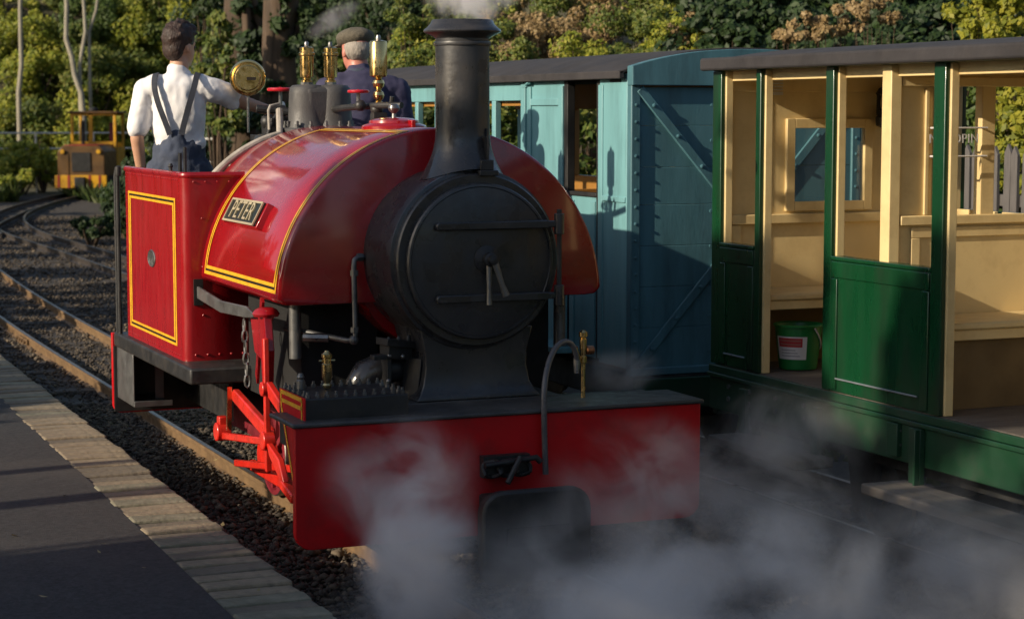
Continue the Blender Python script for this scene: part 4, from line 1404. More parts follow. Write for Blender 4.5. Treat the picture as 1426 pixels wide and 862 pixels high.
# far end, inside lining, floor, roof, chassis
MB().bb(X0 + 0.02, X1 - 0.02, BY1 - 0.05, BY1, ZB0, 1.48).build('end_panel', 'blue_end', blue)
MB().bb(X0 + 0.02, X1 - 0.02, BY1 - 0.05, BY1, 2.02, 2.2).build('end_panel', 'blue_end', blue)
MB().bb(X0 + 0.05, X1 - 0.05, BY0 + 0.05, BY1 - 0.06, ZB0 - 0.02, ZB0 + 0.02).build('floor', 'floor_boards', blue)
MB().bb(X1 - 0.062, X1 - 0.04, 10.0, BY1 - 0.06, 1.975, 2.15).build('inner_board', 'ochre_inside', blue, bevel=0.003)
MB().bb(X1 - 0.062, X1 - 0.04, 10.0, BY1 - 0.06, ZB0 + 0.03, 1.50).build('inner_board', 'ochre_inside', blue, bevel=0.003)
for yy in (10.22, 11.3, 12.3, 13.26):
    MB().bb(X1 - 0.075, X1 - 0.035, yy, yy + 0.05, 1.50, 1.975).build('inner_post', 'ochre_inside', blue, bevel=0.003)
for yy in (11.02, 12.0, 13.9):
    MB().bb(X0 + 0.06, X1 - 0.08, yy, yy + 0.04, ZB0 + 0.03, 1.45).build('seat_back', 'ochre_inside', blue, bevel=0.005)
MB().bb(X0 + 0.045, X0 + 0.07, 11.08, BY1 - 0.06, 1.99, 2.13).build('inner_board', 'ochre_inside', blue)
arc_roof(BY0 + 0.045, BY1 + 0.06, 2.168, 2.300, 0.045, 0.018).build('roof', 'roof_felt', blue, smooth=30, bevel=0.004)
MB().bb(X0 - 0.05, X0 - 0.018, BY0 + 0.045, BY1 + 0.06, 2.128, 2.172).build('gutter_board', 'roof_felt', blue, bevel=0.006)
MB().bb(X0 + 0.02, X1 - 0.02, BY0 - 0.01, BY1, 0.38, 0.545).build('sole_bar', 'chassis_black', blue, bevel=0.01)
MB().bb(X0 + 0.01, X1 - 0.01, BY0 - 0.03, BY0 - 0.01, 0.36, 0.53).build('headstock', 'green_sole', blue, bevel=0.008)
hg = MB()
hg.bar((X0 - 0.004, 11.0, 2.115), (X0 - 0.03, 10.9, 2.125), 0.02, 0.015)
hg.bb(X0 - 0.012, X0, 10.98, 11.06, 2.10, 2.118)
hg.build('door_bracket', 'blue_paint', blue)
for y_, z_ in ((9.72, 2.12), (13.0, 2.09)):
    MB().bb(X0 - 0.006, X0 + 0.002, y_, y_ + 0.13, z_ - 0.008, z_ + 0.008).build('vent_slot', 'chassis_black', blue)
for y_ in (10.45, 12.8):
    wheelset(blue, y_)
# step and bright post under the half door (white strip in the photo)
MB().bb(X0 - 0.14, X0 + 0.02, 10.25, 10.95, 0.60, 0.635).build('door_step', 'blue_paint', blue, bevel=0.006)
MB().bb(X0 - 0.10, X0 - 0.05, 10.30, 10.39, 0.635, 0.95).build('step_stanchion', 'blue_paint', blue, bevel=0.004)

# ------------------------------------------------------------------ green carriage
green = thing('railway_carriage', (T2, 6.6, 0), 'green open-sided carriage with cream interior and dark roof', 'carriage')
GY1 = 8.70
GY0 = 3.9
FZ = 0.725
EZ = 2.15


def gpost(y0, y1, z0=FZ, z1=EZ, near=True):
    """side post: green outside, cream lining inside"""
    p = MB().bb(X0, X0 + 0.022, y0, y1, z0, z1).build('side_post', 'green_paint', green, bevel=0.004)
    MB().bb(X0 + 0.022, X0 + 0.06, y0 - 0.012, y1 - 0.006, z0, z1).build('post_lining', 'cream_paint', p, bevel=0.003)
    if near:
        p2 = MB().bb(X1 - 0.022, X1, y0, y1, z0, z1).build('side_post', 'green_paint', green, bevel=0.004)
        MB().bb(X1 - 0.06, X1 - 0.022, y0, y1, z0, z1).build('post_lining', 'cream_paint', p2, bevel=0.003)


gpost(8.615, 8.70)
gpost(8.235, 8.28, near=False)
gpost(7.60, 7.665)
gpost(6.765, 6.845, near=False)
gpost(5.60, 5.68)
gpost(4.75, 4.83)
gpost(3.92, 4.0)


def gpanel(y0, y1, zt=1.305):
    p = MB().bb(X0 + 0.004, X0 + 0.03, y0, y1, FZ, zt).build('side_panel', 'green_paint', green, bevel=0.004)
    MB().bb(X0 + 0.031, X0 + 0.05, y0, y1, FZ, zt).build('panel_lining', 'cream_paint', p, bevel=0.003)
    MB().bb(X0 - 0.006, X0 + 0.055, y0, y1, zt, zt + 0.018).build('window_sill', 'green_paint', p, bevel=0.004)
    MB().bb(X0 - 0.004, X0 + 0.004, y0 + 0.005, y1 - 0.005, zt - 0.075, zt - 0.004).build('waist_rail', 'green_paint', p, bevel=0.003)
    MB().bb(X0 - 0.004, X0 + 0.004, y1 - 0.055, y1 - 0.004, FZ + 0.01, zt - 0.08).build('stile', 'green_paint', p, bevel=0.003)
    MB().bb(X0 - 0.004, X0 + 0.004, y0 + 0.004, y0 + 0.055, FZ + 0.01, zt - 0.08).build('stile', 'green_paint', p, bevel=0.003)
    MB().bb(X0 - 0.010, X0 - 0.003, y0 + 0.07, y1 - 0.06, 0.783, 0.790).build('kick_strip', 'bright_strip', p, bevel=0.001)
    q = MB().bb(X1 - 0.03, X1 - 0.004, y0, y1, FZ, 1.46).build('side_panel', 'green_paint', green, bevel=0.004)
    MB().bb(X1 - 0.055, X1 - 0.031, y0, y1, FZ, 1.46).build('panel_lining', 'cream_paint', q, bevel=0.003)


gpanel(8.285, 8.615)
gpanel(6.845, 7.60)
gpanel(4.83, 5.60)
# beads on the panel below the near windows
# far side of the doorway bays
for y0, y1 in ((7.665, 8.225), (5.68, 6.765), (4.0, 4.75)):
    q = MB().bb(X1 - 0.03, X1 - 0.004, y0, y1, FZ, 1.46).build('side_panel', 'green_paint', green, bevel=0.004)
    MB().bb(X1 - 0.055, X1 - 0.031, y0, y1, FZ, 1.46).build('panel_lining', 'cream_paint', q, bevel=0.003)
# cant rails and ceiling
for (xa, xb) in ((X0 - 0.002, X0 + 0.05), (X1 - 0.05, X1 + 0.002)):
    MB().bb(xa, xb, GY0, GY1, EZ, EZ + 0.03).build('cant_rail', 'green_paint', green, bevel=0.004)
MB().bb(X0 + 0.055, X0 + 0.085, GY0, GY1 - 0.05, 2.10, EZ + 0.02).build('inner_rail', 'cream_paint', green, bevel=0.003)
MB().bb(X1 - 0.085, X1 - 0.055, GY0, GY1 - 0.05, 2.08, EZ + 0.02).build('inner_rail', 'cream_paint', green, bevel=0.003)
groof = arc_roof(GY0 - 0.05, GY1 + 0.035, 2.185, 2.268, 0.05, 0.022).build('roof', 'roof_felt', green, smooth=30, bevel=0.004)
MB().bb(X0 - 0.058, X0 - 0.022, GY0 - 0.05, GY1 + 0.035, 2.150, 2.212).build('roof_edge', 'roof_felt', groof, bevel=0.012)
arc_roof(GY0, GY1 - 0.03, 2.158, 2.24, -0.05, 0.012).build('ceiling', 'cream_paint', groof, smooth=30)
for yy in (4.4, 5.2, 6.0, 6.8, 7.6, 8.3):
    MB().bb(X0 + 0.06, X1 - 0.06, yy - 0.02, yy + 0.02, 2.125, 2.155).build('ceiling_beam', 'cream_paint', groof, bevel=0.003)
# end wall at the far end: cream boards round a window
EY = GY1 - 0.055
WXa, WXb, WZa, WZb = 5.13, 5.555, 1.50, 1.885
endw = MB()
endw.bb(X0 + 0.06, WXa, EY, EY + 0.03, FZ, EZ)
endw.bb(WXb, X1 - 0.06, EY, EY + 0.03, FZ, EZ)
endw.bb(WXa, WXb, EY, EY + 0.03, FZ, WZa)
endw.bb(WXa, WXb, EY, EY + 0.03, WZb, EZ)
endw_o = endw.build('end_wall', 'cream_paint', green)
MB().bb(X0 + 0.03, WXa - 0.01, EY + 0.031, EY + 0.055, FZ, EZ).build('end_cladding', 'green_paint', green)
MB().bb(WXb + 0.01, X1 - 0.03, EY + 0.031, EY + 0.055, FZ, EZ).build('end_cladding', 'green_paint', green)
MB().bb(WXa - 0.01, WXb + 0.01, EY + 0.031, EY + 0.055, FZ, WZa - 0.01).build('end_cladding', 'green_paint', green)
MB().bb(X0 + 0.03, X1 - 0.03, EY + 0.031, EY + 0.055, WZb + 0.01, 2.165).build('end_cladding', 'green_paint', green)
wf = MB()
fw_ = 0.035
wf.bb(WXa - fw_, WXa + 0.012, EY - 0.022, EY, WZa - fw_, WZb + fw_)
wf.bb(WXb - 0.012, WXb + fw_, EY - 0.022, EY, WZa - fw_, WZb + fw_)
wf.bb(WXa + 0.012, WXb - 0.012, EY - 0.022, EY, WZa - fw_, WZa + 0.012)
wf.bb(WXa + 0.012, WXb - 0.012, EY - 0.022, EY, WZb - 0.012, WZb + fw_)
wf.build('window_frame', 'cream_paint', endw_o, bevel=0.003)
MB().bb(WXa + 0.012, WXb - 0.012, EY + 0.012, EY + 0.016, WZa + 0.012, WZb - 0.012).build('window_pane', 'window_glass', endw_o)
MB().bb(X0 + 0.06, X1 - 0.06, EY - 0.028, EY, 1.405, 1.452).build('dado_rail', 'cream_paint', endw_o, bevel=0.004)
MB().bb(X0 + 0.06, X1 - 0.06, EY - 0.012, EY, 2.05, EZ).build('top_board', 'cream_paint', endw_o, bevel=0.003)
for xa, xb in ((X0 + 0.06, X0 + 0.125), (X1 - 0.125, X1 - 0.06)):
    MB().bb(xa, xb, EY - 0.018, EY, FZ, 1.40).build('panel_stile', 'cream_paint', endw_o, bevel=0.003)
# small louvred vent
vt = MB()
vt.bb(5.00, 5.075, EY - 0.010, EY - 0.001, 2.035, 2.115)
vo = vt.build('vent', 'white_print', endw_o)
vs_ = MB()
for k in range(5):
    vs_.bb(5.005, 5.07, EY - 0.017, EY - 0.010, 2.042 + 0.015 * k, 2.050 + 0.015 * k)
vs_.build('louvre', 'white_print', vo)
# dark oil lamp on a bracket by the window
lp = MB()
lc = Vector((5.635, EY - 0.07, 1.985))
lp.lathe([(0.030, -0.11), (0.052, -0.10), (0.055, -0.06), (0.042, -0.045), (0.038, -0.03)], lc, 'z', 20)
lp.lathe([(0.050, 0.052), (0.056, 0.058), (0.040, 0.085), (0.020, 0.095), (0.018, 0.115), (0.004, 0.12)], lc, 'z', 20)
lp.bar(lc + Vector((0, 0.07, -0.03)), lc + Vector((0, 0.0, -0.05)), 0.03, 0.03)
lp.bar(lc + Vector((-0.05, 0, -0.05)), lc + Vector((-0.05, 0, 0.06)), 0.012, 0.012)
lp.bar(lc + Vector((0.05, 0, -0.05)), lc + Vector((0.05, 0, 0.06)), 0.012, 0.012)
lamp = lp.build('wall_lamp', 'black_iron', endw_o)
MB().lathe([(0.036, -0.03), (0.046, -0.01), (0.046, 0.03), (0.040, 0.05)], lc, 'z', 20).build('lamp_glass', 'window_glass', lamp)
# benches
def bench(yb, yf, ztop=1.09, deep=0.05):
    b = MB().bb(X0 + 0.09, X1 - 0.065, min(yb, yf), max(yb, yf), ztop - 0.03, ztop).build('bench_seat', 'cream_paint', green, bevel=0.008)
    ins = deep if yb > yf else -deep
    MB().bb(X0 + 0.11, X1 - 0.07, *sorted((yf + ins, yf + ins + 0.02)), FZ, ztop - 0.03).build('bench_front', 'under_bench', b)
    MB().bb(X0 + 0.10, X1 - 0.07, *sorted((yf + math.copysign(0.015, ins), yf + math.copysign(0.045, ins))), ztop - 0.075, ztop - 0.03).build('bench_rail', 'cream_paint', b, bevel=0.004)
    return b


bench(EY - 0.002, 8.28, deep=0.33)
# partition across the middle, with open windows above
PY = 7.20
pt = MB()
pt.bb(X0 + 0.075, X1 - 0.06, PY, PY + 0.03, FZ, 1.50)
pt.bb(X0 + 0.075, X0 + 0.295, PY, PY + 0.03, 1.50, EZ)
pt.bb(X1 - 0.25, X1 - 0.06, PY, PY + 0.03, 1.50, EZ)
pt.bb(X0 + 0.295, X1 - 0.25, PY, PY + 0.03, 2.075, EZ)
part = pt.build('partition', 'cream_paint', green)
MB().bb(X0 + 0.02, X0 + 0.073, PY - 0.02, PY + 0.05, FZ, EZ).build('partition_post', 'cream_paint', part, bevel=0.004)
MB().bb(5.205, 5.275, PY - 0.012, PY + 0.04, 1.50, 2.10).build('partition_mullion', 'cream_paint', part, bevel=0.004)
MB().bb(5.64, 5.70, PY - 0.012, PY + 0.04, 1.50, 2.10).build('partition_mullion', 'cream_paint', part, bevel=0.004)
MB().bb(X0 + 0.08, X1 - 0.06, PY - 0.022, PY - 0.001, 1.475, 1.515).build('partition_sill', 'cream_paint', part, bevel=0.004)
MB().bb(X0 + 0.08, X1 - 0.06, PY - 0.016, PY - 0.001, 2.06, 2.10).build('partition_head', 'cream_paint', part, bevel=0.004)
for k, x in enumerate((X0 + 0.20, X0 + 0.245, X0 + 0.28)):
    MB().bb(x, x + 0.017, PY - 0.014 - 0.006 * (k == 1), PY - 0.001, 1.517, 2.05).build('window_guide', 'cream_paint', part, bevel=0.002)
fr_ = MB()
for xa, xb, za_, zb_ in ((4.86, 6.0, 1.42, 1.465), (4.86, 4.905, 1.13, 1.42), (5.95, 6.0, 1.13, 1.42)):
    fr_.bb(xa, xb, PY - 0.010, PY - 0.001, za_, zb_)
fr_.build('panel_frame', 'cream_paint', part, bevel=0.004)
bench(PY - 0.002, 6.85)
b3 = bench(PY + 0.032, 7.50)
# glazed nameboard between two thin rails, in the partition window
sg = MB()
sg.tube([(4.94, PY - 0.045, 1.885), (5.21, PY - 0.045, 1.885)], 0.0045, 6)
sg.tube([(4.94, PY - 0.045, 1.765), (5.21, PY - 0.045, 1.765)], 0.0045, 6)
for x in (4.945, 5.205):
    sg.tube([(x, PY - 0.045, 1.885), (x, PY - 0.012, 1.885)], 0.0045, 6)
    sg.tube([(x, PY - 0.045, 1.765), (x, PY - 0.012, 1.765)], 0.0045, 6)
sgo = sg.build('nameboard_rails', 'white_print', part)
rotx = Matrix.Rotation(math.pi / 2, 4, 'X')
text_mesh('lettering', 'MA', 0.055, 'white_print', sgo, Matrix.Translation((4.955, PY - 0.045, 1.838)) @ rotx, 0.001, 1.05)
text_mesh('lettering', 'OPIN', 0.055, 'white_print', sgo, Matrix.Translation((5.100, PY - 0.045, 1.838)) @ rotx, 0.001, 1.05)
# floor, sole bar, chassis
MB().bb(X0 + 0.01, X1 - 0.01, GY0, GY1 - 0.03, FZ - 0.035, FZ - 0.001).build('floor', 'floor_boards', green, bevel=0.003)
MB().bb(X0 - 0.01, X0 + 0.008, GY0, GY1, FZ - 0.04, FZ - 0.004).build('floor_edge', 'green_sole', green, bevel=0.004)
sb = MB().bb(X0 - 0.004, X0 + 0.05, GY0, GY1, 0.50, 0.680).build('sole_bar', 'green_sole', green, bevel=0.006)
MB().bb(X0 - 0.020, X0 - 0.004, GY0, GY1, 0.664, 0.684).build('sole_flange', 'green_sole', sb, bevel=0.004)
MB().bb(X1 - 0.05, X1 + 0.004, GY0, GY1, 0.50, 0.680).build('sole_bar', 'green_sole', green, bevel=0.006)
bt = MB()
for yy in (8.5, 8.3, 8.05, 7.8, 7.1, 7.03):
    for zz in (0.57, 0.63):
        bt.lathe([(0.012, -0.010), (0.012, 0.0)], (X0 - 0.004, yy, zz), 'x', 8)
bt.build('bolts', 'grey_steel', sb)['kind'] = 'stuff'
# bracket and step board
bk = MB()
bk.bb(X0 - 0.03, X0 - 0.004, 6.85, 6.93, 0.40, 0.66)
bk.bb(X0 - 0.055, X0 - 0.030, 6.85, 6.862, 0.40, 0.66)
bk.bb(X0 - 0.028, X0 - 0.004, 7.02, 7.10, 0.52, 0.66)
bk.build('step_hanger', 'green_sole', green, bevel=0.003)
MB().bb(X0 - 0.22, X0 + 0.0, 5.2, 6.99, 0.385, 0.43).build('step_board', 'step_wood', green, bevel=0.008)
MB().bb(X0 - 0.20, X0 + 0.0, 7.55, 8.35, 0.385, 0.43).build('step_board', 'step_wood', green, bevel=0.008)
for y_ in (6.0, 7.65, 8.30):
    bk2 = MB()
    bk2.bb(X0 - 0.03, X0 - 0.004, y_, y_ + 0.06, 0.41, 0.64)
    bk2.build('step_hanger', 'green_sole', green, bevel=0.003)
MB().bb(X0 + 0.2, X1 - 0.2, GY0, GY1 - 0.05, 0.40, 0.62).build('under_frame', 'chassis_black', green)
MB().bb(X0 + 0.02, X1 - 0.02, GY1 - 0.04, GY1 + 0.01, 0.47, 0.68).build('headstock', 'green_sole', green, bevel=0.006)
MB().prism(rounded_poly(T2 - 0.16, T2 + 0.16, 0.33, 0.53, 0.04, 0.04, 0.04, 0.04), 'y', GY1 + 0.012, GY1 + 0.25).build('buffer', 'chassis_black', green, bevel=0.01)
for y_ in (4.9, 7.75):
    wheelset(green, y_)

# ------------------------------------------------------------------ bucket on the carriage floor
bc = Vector((4.985, 8.31, FZ))
buck = MB().lathe([(0.082, 0.002), (0.090, 0.006), (0.112, 0.195), (0.112, 0.205), (0.120, 0.207), (0.121, 0.216), (0.116, 0.220), (0.108, 0.214), (0.104, 0.19), (0.086, 0.02), (0.01, 0.018)], bc, 'z', 40)
bu_t = thing('bucket', tuple(bc), 'green plastic bucket with red and white label on carriage floor', 'bucket')
bob = buck.build('bucket_body', 'bucket_green', bu_t, smooth=35)


def bucket_patch(a0, a1, z0, z1, off, m, name):
    mb = MB()
    n = 10
    vs = []
    for k in range(n + 1):
        a = R(a0 + (a1 - a0) * k / n)
        for z in (z0, z1):
            r = 0.090 + (0.112 - 0.090) * (z - 0.006) / 0.19 + off
            vs.append((bc.x + r * math.cos(a), bc.y + r * math.sin(a), bc.z + z))
    mb.add(vs, [(2 * k, 2 * k + 2, 2 * k + 3, 2 * k + 1) for k in range(n)])
    return mb.build(name, m, bu_t, smooth=40)


bucket_patch(175, 262, 0.055, 0.165, 0.0015, 'white_print', 'label')
bucket_patch(182, 250, 0.115, 0.158, 0.0022, 'red_print', 'label_block')
for k in range(3):
    bucket_patch(190, 244 - 6 * k, 0.070 + 0.014 * k, 0.074 + 0.014 * k, 0.0022, 'grey_print', 'label_line')
for k in range(2):
    bucket_patch(188, 246, 0.123 + 0.018 * k, 0.132 + 0.018 * k, 0.003, 'white_print' if False else 'lip', 'label_line')
hd_ = [(bc.x + 0.118 * math.cos(a) * 1.0 + 0.0, bc.y - 0.0 + 0.118 * math.sin(a) * 0.0 - 0.10 * math.sin(b), bc.z + 0.205 - 0.12 * math.sin(b)) for a, b in zip(np.linspace(math.pi, 0, 13), np.linspace(0, math.pi, 13))]
rotm = Matrix.Rotation(R(100), 4, 'Z')
hd_ = [bc + rotm @ (Vector(p) - bc) for p in hd_]
MB().tube(hd_, 0.004, 7).build('bucket_handle', 'white_print', bu_t)

# ================================================================== people
def person(name, loc, yaw, label):
    t = thing(name, loc, label, 'person')
    t.rotation_euler = (0, 0, yaw)
    ORIGIN[t.name] = (0, 0, 0)
    return t


def organic(mb, name, m, parent, vox=0.011, smooth=8, folds=0.0, fscale=0.12):
    ob = mb.build(name, m, parent, smooth=180)
    r = ob.modifiers.new('remesh', 'REMESH')
    r.mode = 'VOXEL'
    r.voxel_size = vox
    r.use_smooth_shade = True
    s = ob.modifiers.new('smooth', 'SMOOTH')
    s.factor = 0.5
    s.iterations = smooth
    if folds:
        tx = bpy.data.textures.new('folds', 'CLOUDS')
        tx.noise_scale = fscale
        tx.noise_depth = 2
        d = ob.modifiers.new('folds', 'DISPLACE')
        d.texture = tx
        d.strength = folds
        d.mid_level = 0.5
        d.texture_coords = 'LOCAL'
    return ob


def hand(mb, wrist, direction, palm_n, curl=0.5, left=False, s=1.0):
    """palm and five fingers; direction: along the hand, palm_n: out of the palm"""
    d = Vector(direction).normalized()
    pn = Vector(palm_n)
    pn = (pn - d * pn.dot(d)).normalized()
    sd_ = d.cross(pn) * (-1 if left else 1)
    w = Vector(wrist)
    for k in range(4):
        off = (k - 1.5) * 0.019 * s
        base = w + d * 0.085 * s + sd_ * off
        mb.capsule(w + d * 0.02 * s + sd_ * off * 0.6, base, 0.015 * s, 0.0125 * s, 8)
        L = (0.040, 0.046, 0.043, 0.034)[k] * s
        p1 = base + (d * math.cos(curl * 0.6) + pn * math.sin(curl * 0.6)) * L
        p2 = p1 + (d * math.cos(curl * 1.6) + pn * math.sin(curl * 1.6)) * L * 0.7
        p3 = p2 + (d * math.cos(curl * 2.5) + pn * math.sin(curl * 2.5)) * L * 0.5
        mb.capsule(base, p1, 0.0095 * s, 0.009 * s, 8)
        mb.capsule(p1, p2, 0.009 * s, 0.0082 * s, 8)
        mb.capsule(p2, p3, 0.0082 * s, 0.0072 * s, 8)
    tb_ = w + d * 0.03 * s - sd_ * 0.03 * s
    t1 = tb_ + (d * 0.6 - sd_ * 0.7 + pn * 0.4).normalized() * 0.045 * s
    t2 = t1 + (d * 0.8 - sd_ * 0.2 + pn * 0.5).normalized() * 0.034 * s
    mb.capsule(w + d * 0.02 * s - sd_ * 0.01 * s, tb_, 0.016 * s, 0.013 * s, 8)
    mb.capsule(tb_, t1, 0.0125 * s, 0.0105 * s, 8)
    mb.capsule(t1, t2, 0.0105 * s, 0.0085 * s, 8)


def head_mesh(mb, c, yaw, tilt=0.0, s=1.0):
    """skull, jaw, nose, ears in one surface; faces +y before turning by yaw"""
    M = Matrix.Translation(Vector(c)) @ Matrix.Rotation(yaw, 4, 'Z') @ Matrix.Rotation(tilt, 4, 'X')
    st_ = len(mb.v)
    mb.sphere((0, -0.008 * s, 0.028 * s), 0.092 * s, 18, 14, (0.83, 1.05, 1.0))
    mb.sphere((0, 0.030 * s, -0.028 * s), 0.072 * s, 16, 12, (0.84, 0.90, 1.15))
    mb.sphere((0, 0.055 * s, -0.085 * s), 0.032 * s, 12, 8, (1.15, 0.9, 0.8))
    mb.capsule((0, 0.088 * s, 0.015 * s), (0, 0.106 * s, -0.022 * s), 0.009 * s, 0.014 * s, 10)
    mb.sphere((0, 0.084 * s, -0.052 * s), 0.018 * s, 10, 8, (1.3, 0.6, 0.6))
    for sx in (-1, 1):
        mb.sphere((sx * 0.079 * s, -0.008 * s, -0.012 * s), 0.026 * s, 10, 8, (0.38, 0.72, 1.2))
        mb.sphere((sx * 0.030 * s, 0.080 * s, 0.026 * s), 0.016 * s, 10, 8, (1.2, 0.6, 0.5))
    for i in range(st_, len(mb.v)):
        mb.v[i] = tuple(M @ Vector(mb.v[i]))
    return M


def eyes_mouth(M, parent, s=1.0):
    e = MB()
    for sx in (-1, 1):
        e.sphere((sx * 0.030 * s, 0.083 * s, 0.006 * s), 0.010 * s, 10, 8)
    e.v = [tuple(M @ Vector(v)) for v in e.v]
    e.build('eyes', 'eye_dark', parent)
    m = MB()
    m.sphere((0, 0.091 * s, -0.053 * s), 0.019 * s, 12, 8, (1.1, 0.4, 0.3))
    m.v = [tuple(M @ Vector(v)) for v in m.v]
    m.build('mouth', 'lip', parent)


def legs(mb, zf=0.0, grow=0.0, x=0.10):
    for sx in (-1, 1):
        hip, knee, ank = Vector((sx * 0.085, 0, 0.90)), Vector((sx * x, 0.012, 0.49)), Vector((sx * x * 1.1, -0.015, 0.09))
        mb.capsule(hip, knee, 0.090 + grow, 0.062 + grow, 14)
        mb.capsule(knee, ank, 0.060 + grow, 0.042 + grow * 1.8, 14)


def shoes(parent, x=0.11, m='black_iron'):
    for sx in (-1, 1):
        b = MB()
        b.capsule((sx * x, -0.03, 0.045), (sx * x * 1.15, 0.16, 0.035), 0.045, 0.034, 12)
        b.capsule((sx * x, -0.02, 0.045), (sx * x, -0.02, 0.11), 0.045, 0.048, 12)
        organic(b, 'boot', m, parent, 0.012, 3)


# ------------------------------------------------------------------ driver in white shirt and braces
FLOOR = 0.742
dr = person('person', (2.635, 11.03, FLOOR), R(-20), 'person in white shirt and navy bib overalls reaching for the controls')
body = MB()
HZ = 1.575
HM = head_mesh(body, (0.012, 0.015, HZ + 0.04), R(-38), R(-4))
body.capsule((0.0, -0.005, 1.42), (0.008, 0.005, 1.53), 0.060, 0.054, 14)
body.capsule((0, 0, 1.05), (0, -0.01, 1.33), 0.120, 0.135, 16, ((0, 1, 0), 0.72))
body.capsule((-0.13, -0.01, 1.385), (0.13, -0.01, 1.385), 0.062, 0.062, 14)
body.capsule((0, 0, 0.92), (0, 0, 1.05), 0.135, 0.122, 16, ((0, 1, 0), 0.78))
legs(body)
# left arm hanging, right arm reaching forward and to the right
LS, LE, LWr = Vector((-0.195, -0.01, 1.385)), Vector((-0.232, -0.045, 1.10)), Vector((-0.215, 0.03, 0.86))
RS, RE, RWr = Vector((0.195, 0.0, 1.385)), Vector((0.365, 0.115, 1.300)), Vector((0.535, 0.285, 1.245))
body.capsule(LS, LE, 0.050, 0.040)
body.capsule(LE, LWr, 0.040, 0.027)
hand(body, LWr, (0.0, 0.15, -1), (1, 0, 0), 0.35, True)
body.capsule(RS, RE, 0.050, 0.041)
body.capsule(RE, RWr, 0.041, 0.028)
hand(body, RWr, (0.6, 0.75, -0.12), (0, 0.1, -1), 0.75, False)
bo_ = organic(body, 'body', 'skin', dr, 0.0085, 5)
eyes_mouth(HM, dr)
hr = MB()
hr.sphere((0, -0.018, 0.048), 0.099, 20, 14, (0.86, 1.04, 1.0))
hr.sphere((0, -0.055, -0.008), 0.070, 16, 12, (1.02, 0.75, 1.1))
hr.sphere((0, 0.045, 0.108), 0.055, 14, 10, (1.25, 1.0, 0.65))
hrr = random.Random(2)
for k in range(70):
    a, b = hrr.uniform(0, 6.28), hrr.uniform(-0.1, 1.4)
    p = Vector((0.086 * math.cos(a) * math.cos(b), -0.015 + 0.104 * math.sin(a) * math.cos(b), 0.045 + 0.104 * math.sin(b)))
    if p.y > 0.05 and p.z < 0.09:
        continue
    q = p + Vector((hrr.uniform(-0.02, 0.02), hrr.uniform(-0.01, 0.03), hrr.uniform(0.0, 0.018)))
    hr.capsule(p * 0.96, q, 0.014, 0.006, 6)
hr.v = [tuple(HM @ Vector(v)) for v in hr.v]
organic(hr, 'hair', 'hair_brown', dr, 0.008, 2, 0.006, 0.02)
# shirt
sh = MB()
sh.capsule((0, -0.004, 0.99), (0, -0.012, 1.325), 0.142, 0.156, 18, ((0, 1, 0), 0.76))
sh.capsule((-0.135, -0.012, 1.385), (0.135, -0.008, 1.385), 0.076, 0.076, 16)
sh.capsule((0, -0.005, 1.40), (0.004, 0.0, 1.468), 0.088, 0.066, 14)
sh.capsule((-0.185, -0.01, 1.372), LS.lerp(LE, 0.80), 0.070, 0.064, 14)
sh.capsule((0.18, -0.003, 1.378), RS.lerp(RE, 0.55), 0.072, 0.068, 14)
sh.capsule(RS.lerp(RE, 0.45) + Vector((0, -0.01, -0.02)), RS.lerp(RE, 0.62) + Vector((0, -0.01, -0.03)), 0.056, 0.05, 12)
sh.capsule((0.07, -0.03, 1.06), (0.10, -0.02, 1.07), 0.07, 0.06, 12)
organic(sh, 'shirt', 'cloth_white', dr, 0.009, 4, 0.034, 0.13)
cl = MB()
cl.lathe([(0.066, 1.432), (0.074, 1.44), (0.066, 1.480), (0.060, 1.486), (0.056, 1.478)], (0.005, 0.002, 0), 'z', 22)
organic(cl, 'collar', 'cloth_white', dr, 0.007, 2, 0.006, 0.05)
# overalls
ov = MB()
ov.capsule((0, 0.0, 0.90), (0, -0.002, 1.045), 0.158, 0.152, 18, ((0, 1, 0), 0.82))
legs(ov, grow=0.022)
ov.capsule((-0.005, -0.098, 1.02), (-0.005, -0.110, 1.105), 0.095, 0.05, 14, ((0, 1, 0), 0.42))
organic(ov, 'overalls', 'denim', dr, 0.010, 3, 0.028, 0.07)


def strap(pts, w, parent):
    ps = smooth_path([Vector(p) for p in pts], 2)
    mb = MB()
    rings = []
    for i, p in enumerate(ps):
        d = (ps[min(len(ps) - 1, i + 1)] - ps[max(0, i - 1)]).normalized()
        nrm_ = Vector((p.x * 0.35, p.y - 0.02, (p.z - 1.32) * 1.2 if p.z > 1.36 else 0.0)).normalized()
        s = d.cross(nrm_).normalized() * (w / 2)
        o_ = nrm_ * 0.004
        rings.append([p - s - o_, p + s - o_, p + s + o_, p - s + o_])
    mb.ring_loft(rings)
    mb.build('brace', 'strap', parent, smooth=50)


strap([(-0.035, -0.136, 1.12), (-0.062, -0.143, 1.20), (-0.100, -0.146, 1.30), (-0.122, -0.128, 1.40), (-0.122, -0.06, 1.463), (-0.12, 0.02, 1.466), (-0.11, 0.09, 1.41), (-0.10, 0.13, 1.27), (-0.09, 0.135, 1.10)], 0.031, dr)
strap([(0.030, -0.136, 1.12), (0.050, -0.143, 1.20), (0.080, -0.147, 1.30), (0.108, -0.128, 1.40), (0.115, -0.06, 1.465), (0.118, 0.02, 1.468), (0.11, 0.09, 1.41), (0.10, 0.13, 1.27), (0.09, 0.135, 1.10)], 0.033, dr)
shoes(dr)
dr.scale = (0.97, 0.97, 0.97)

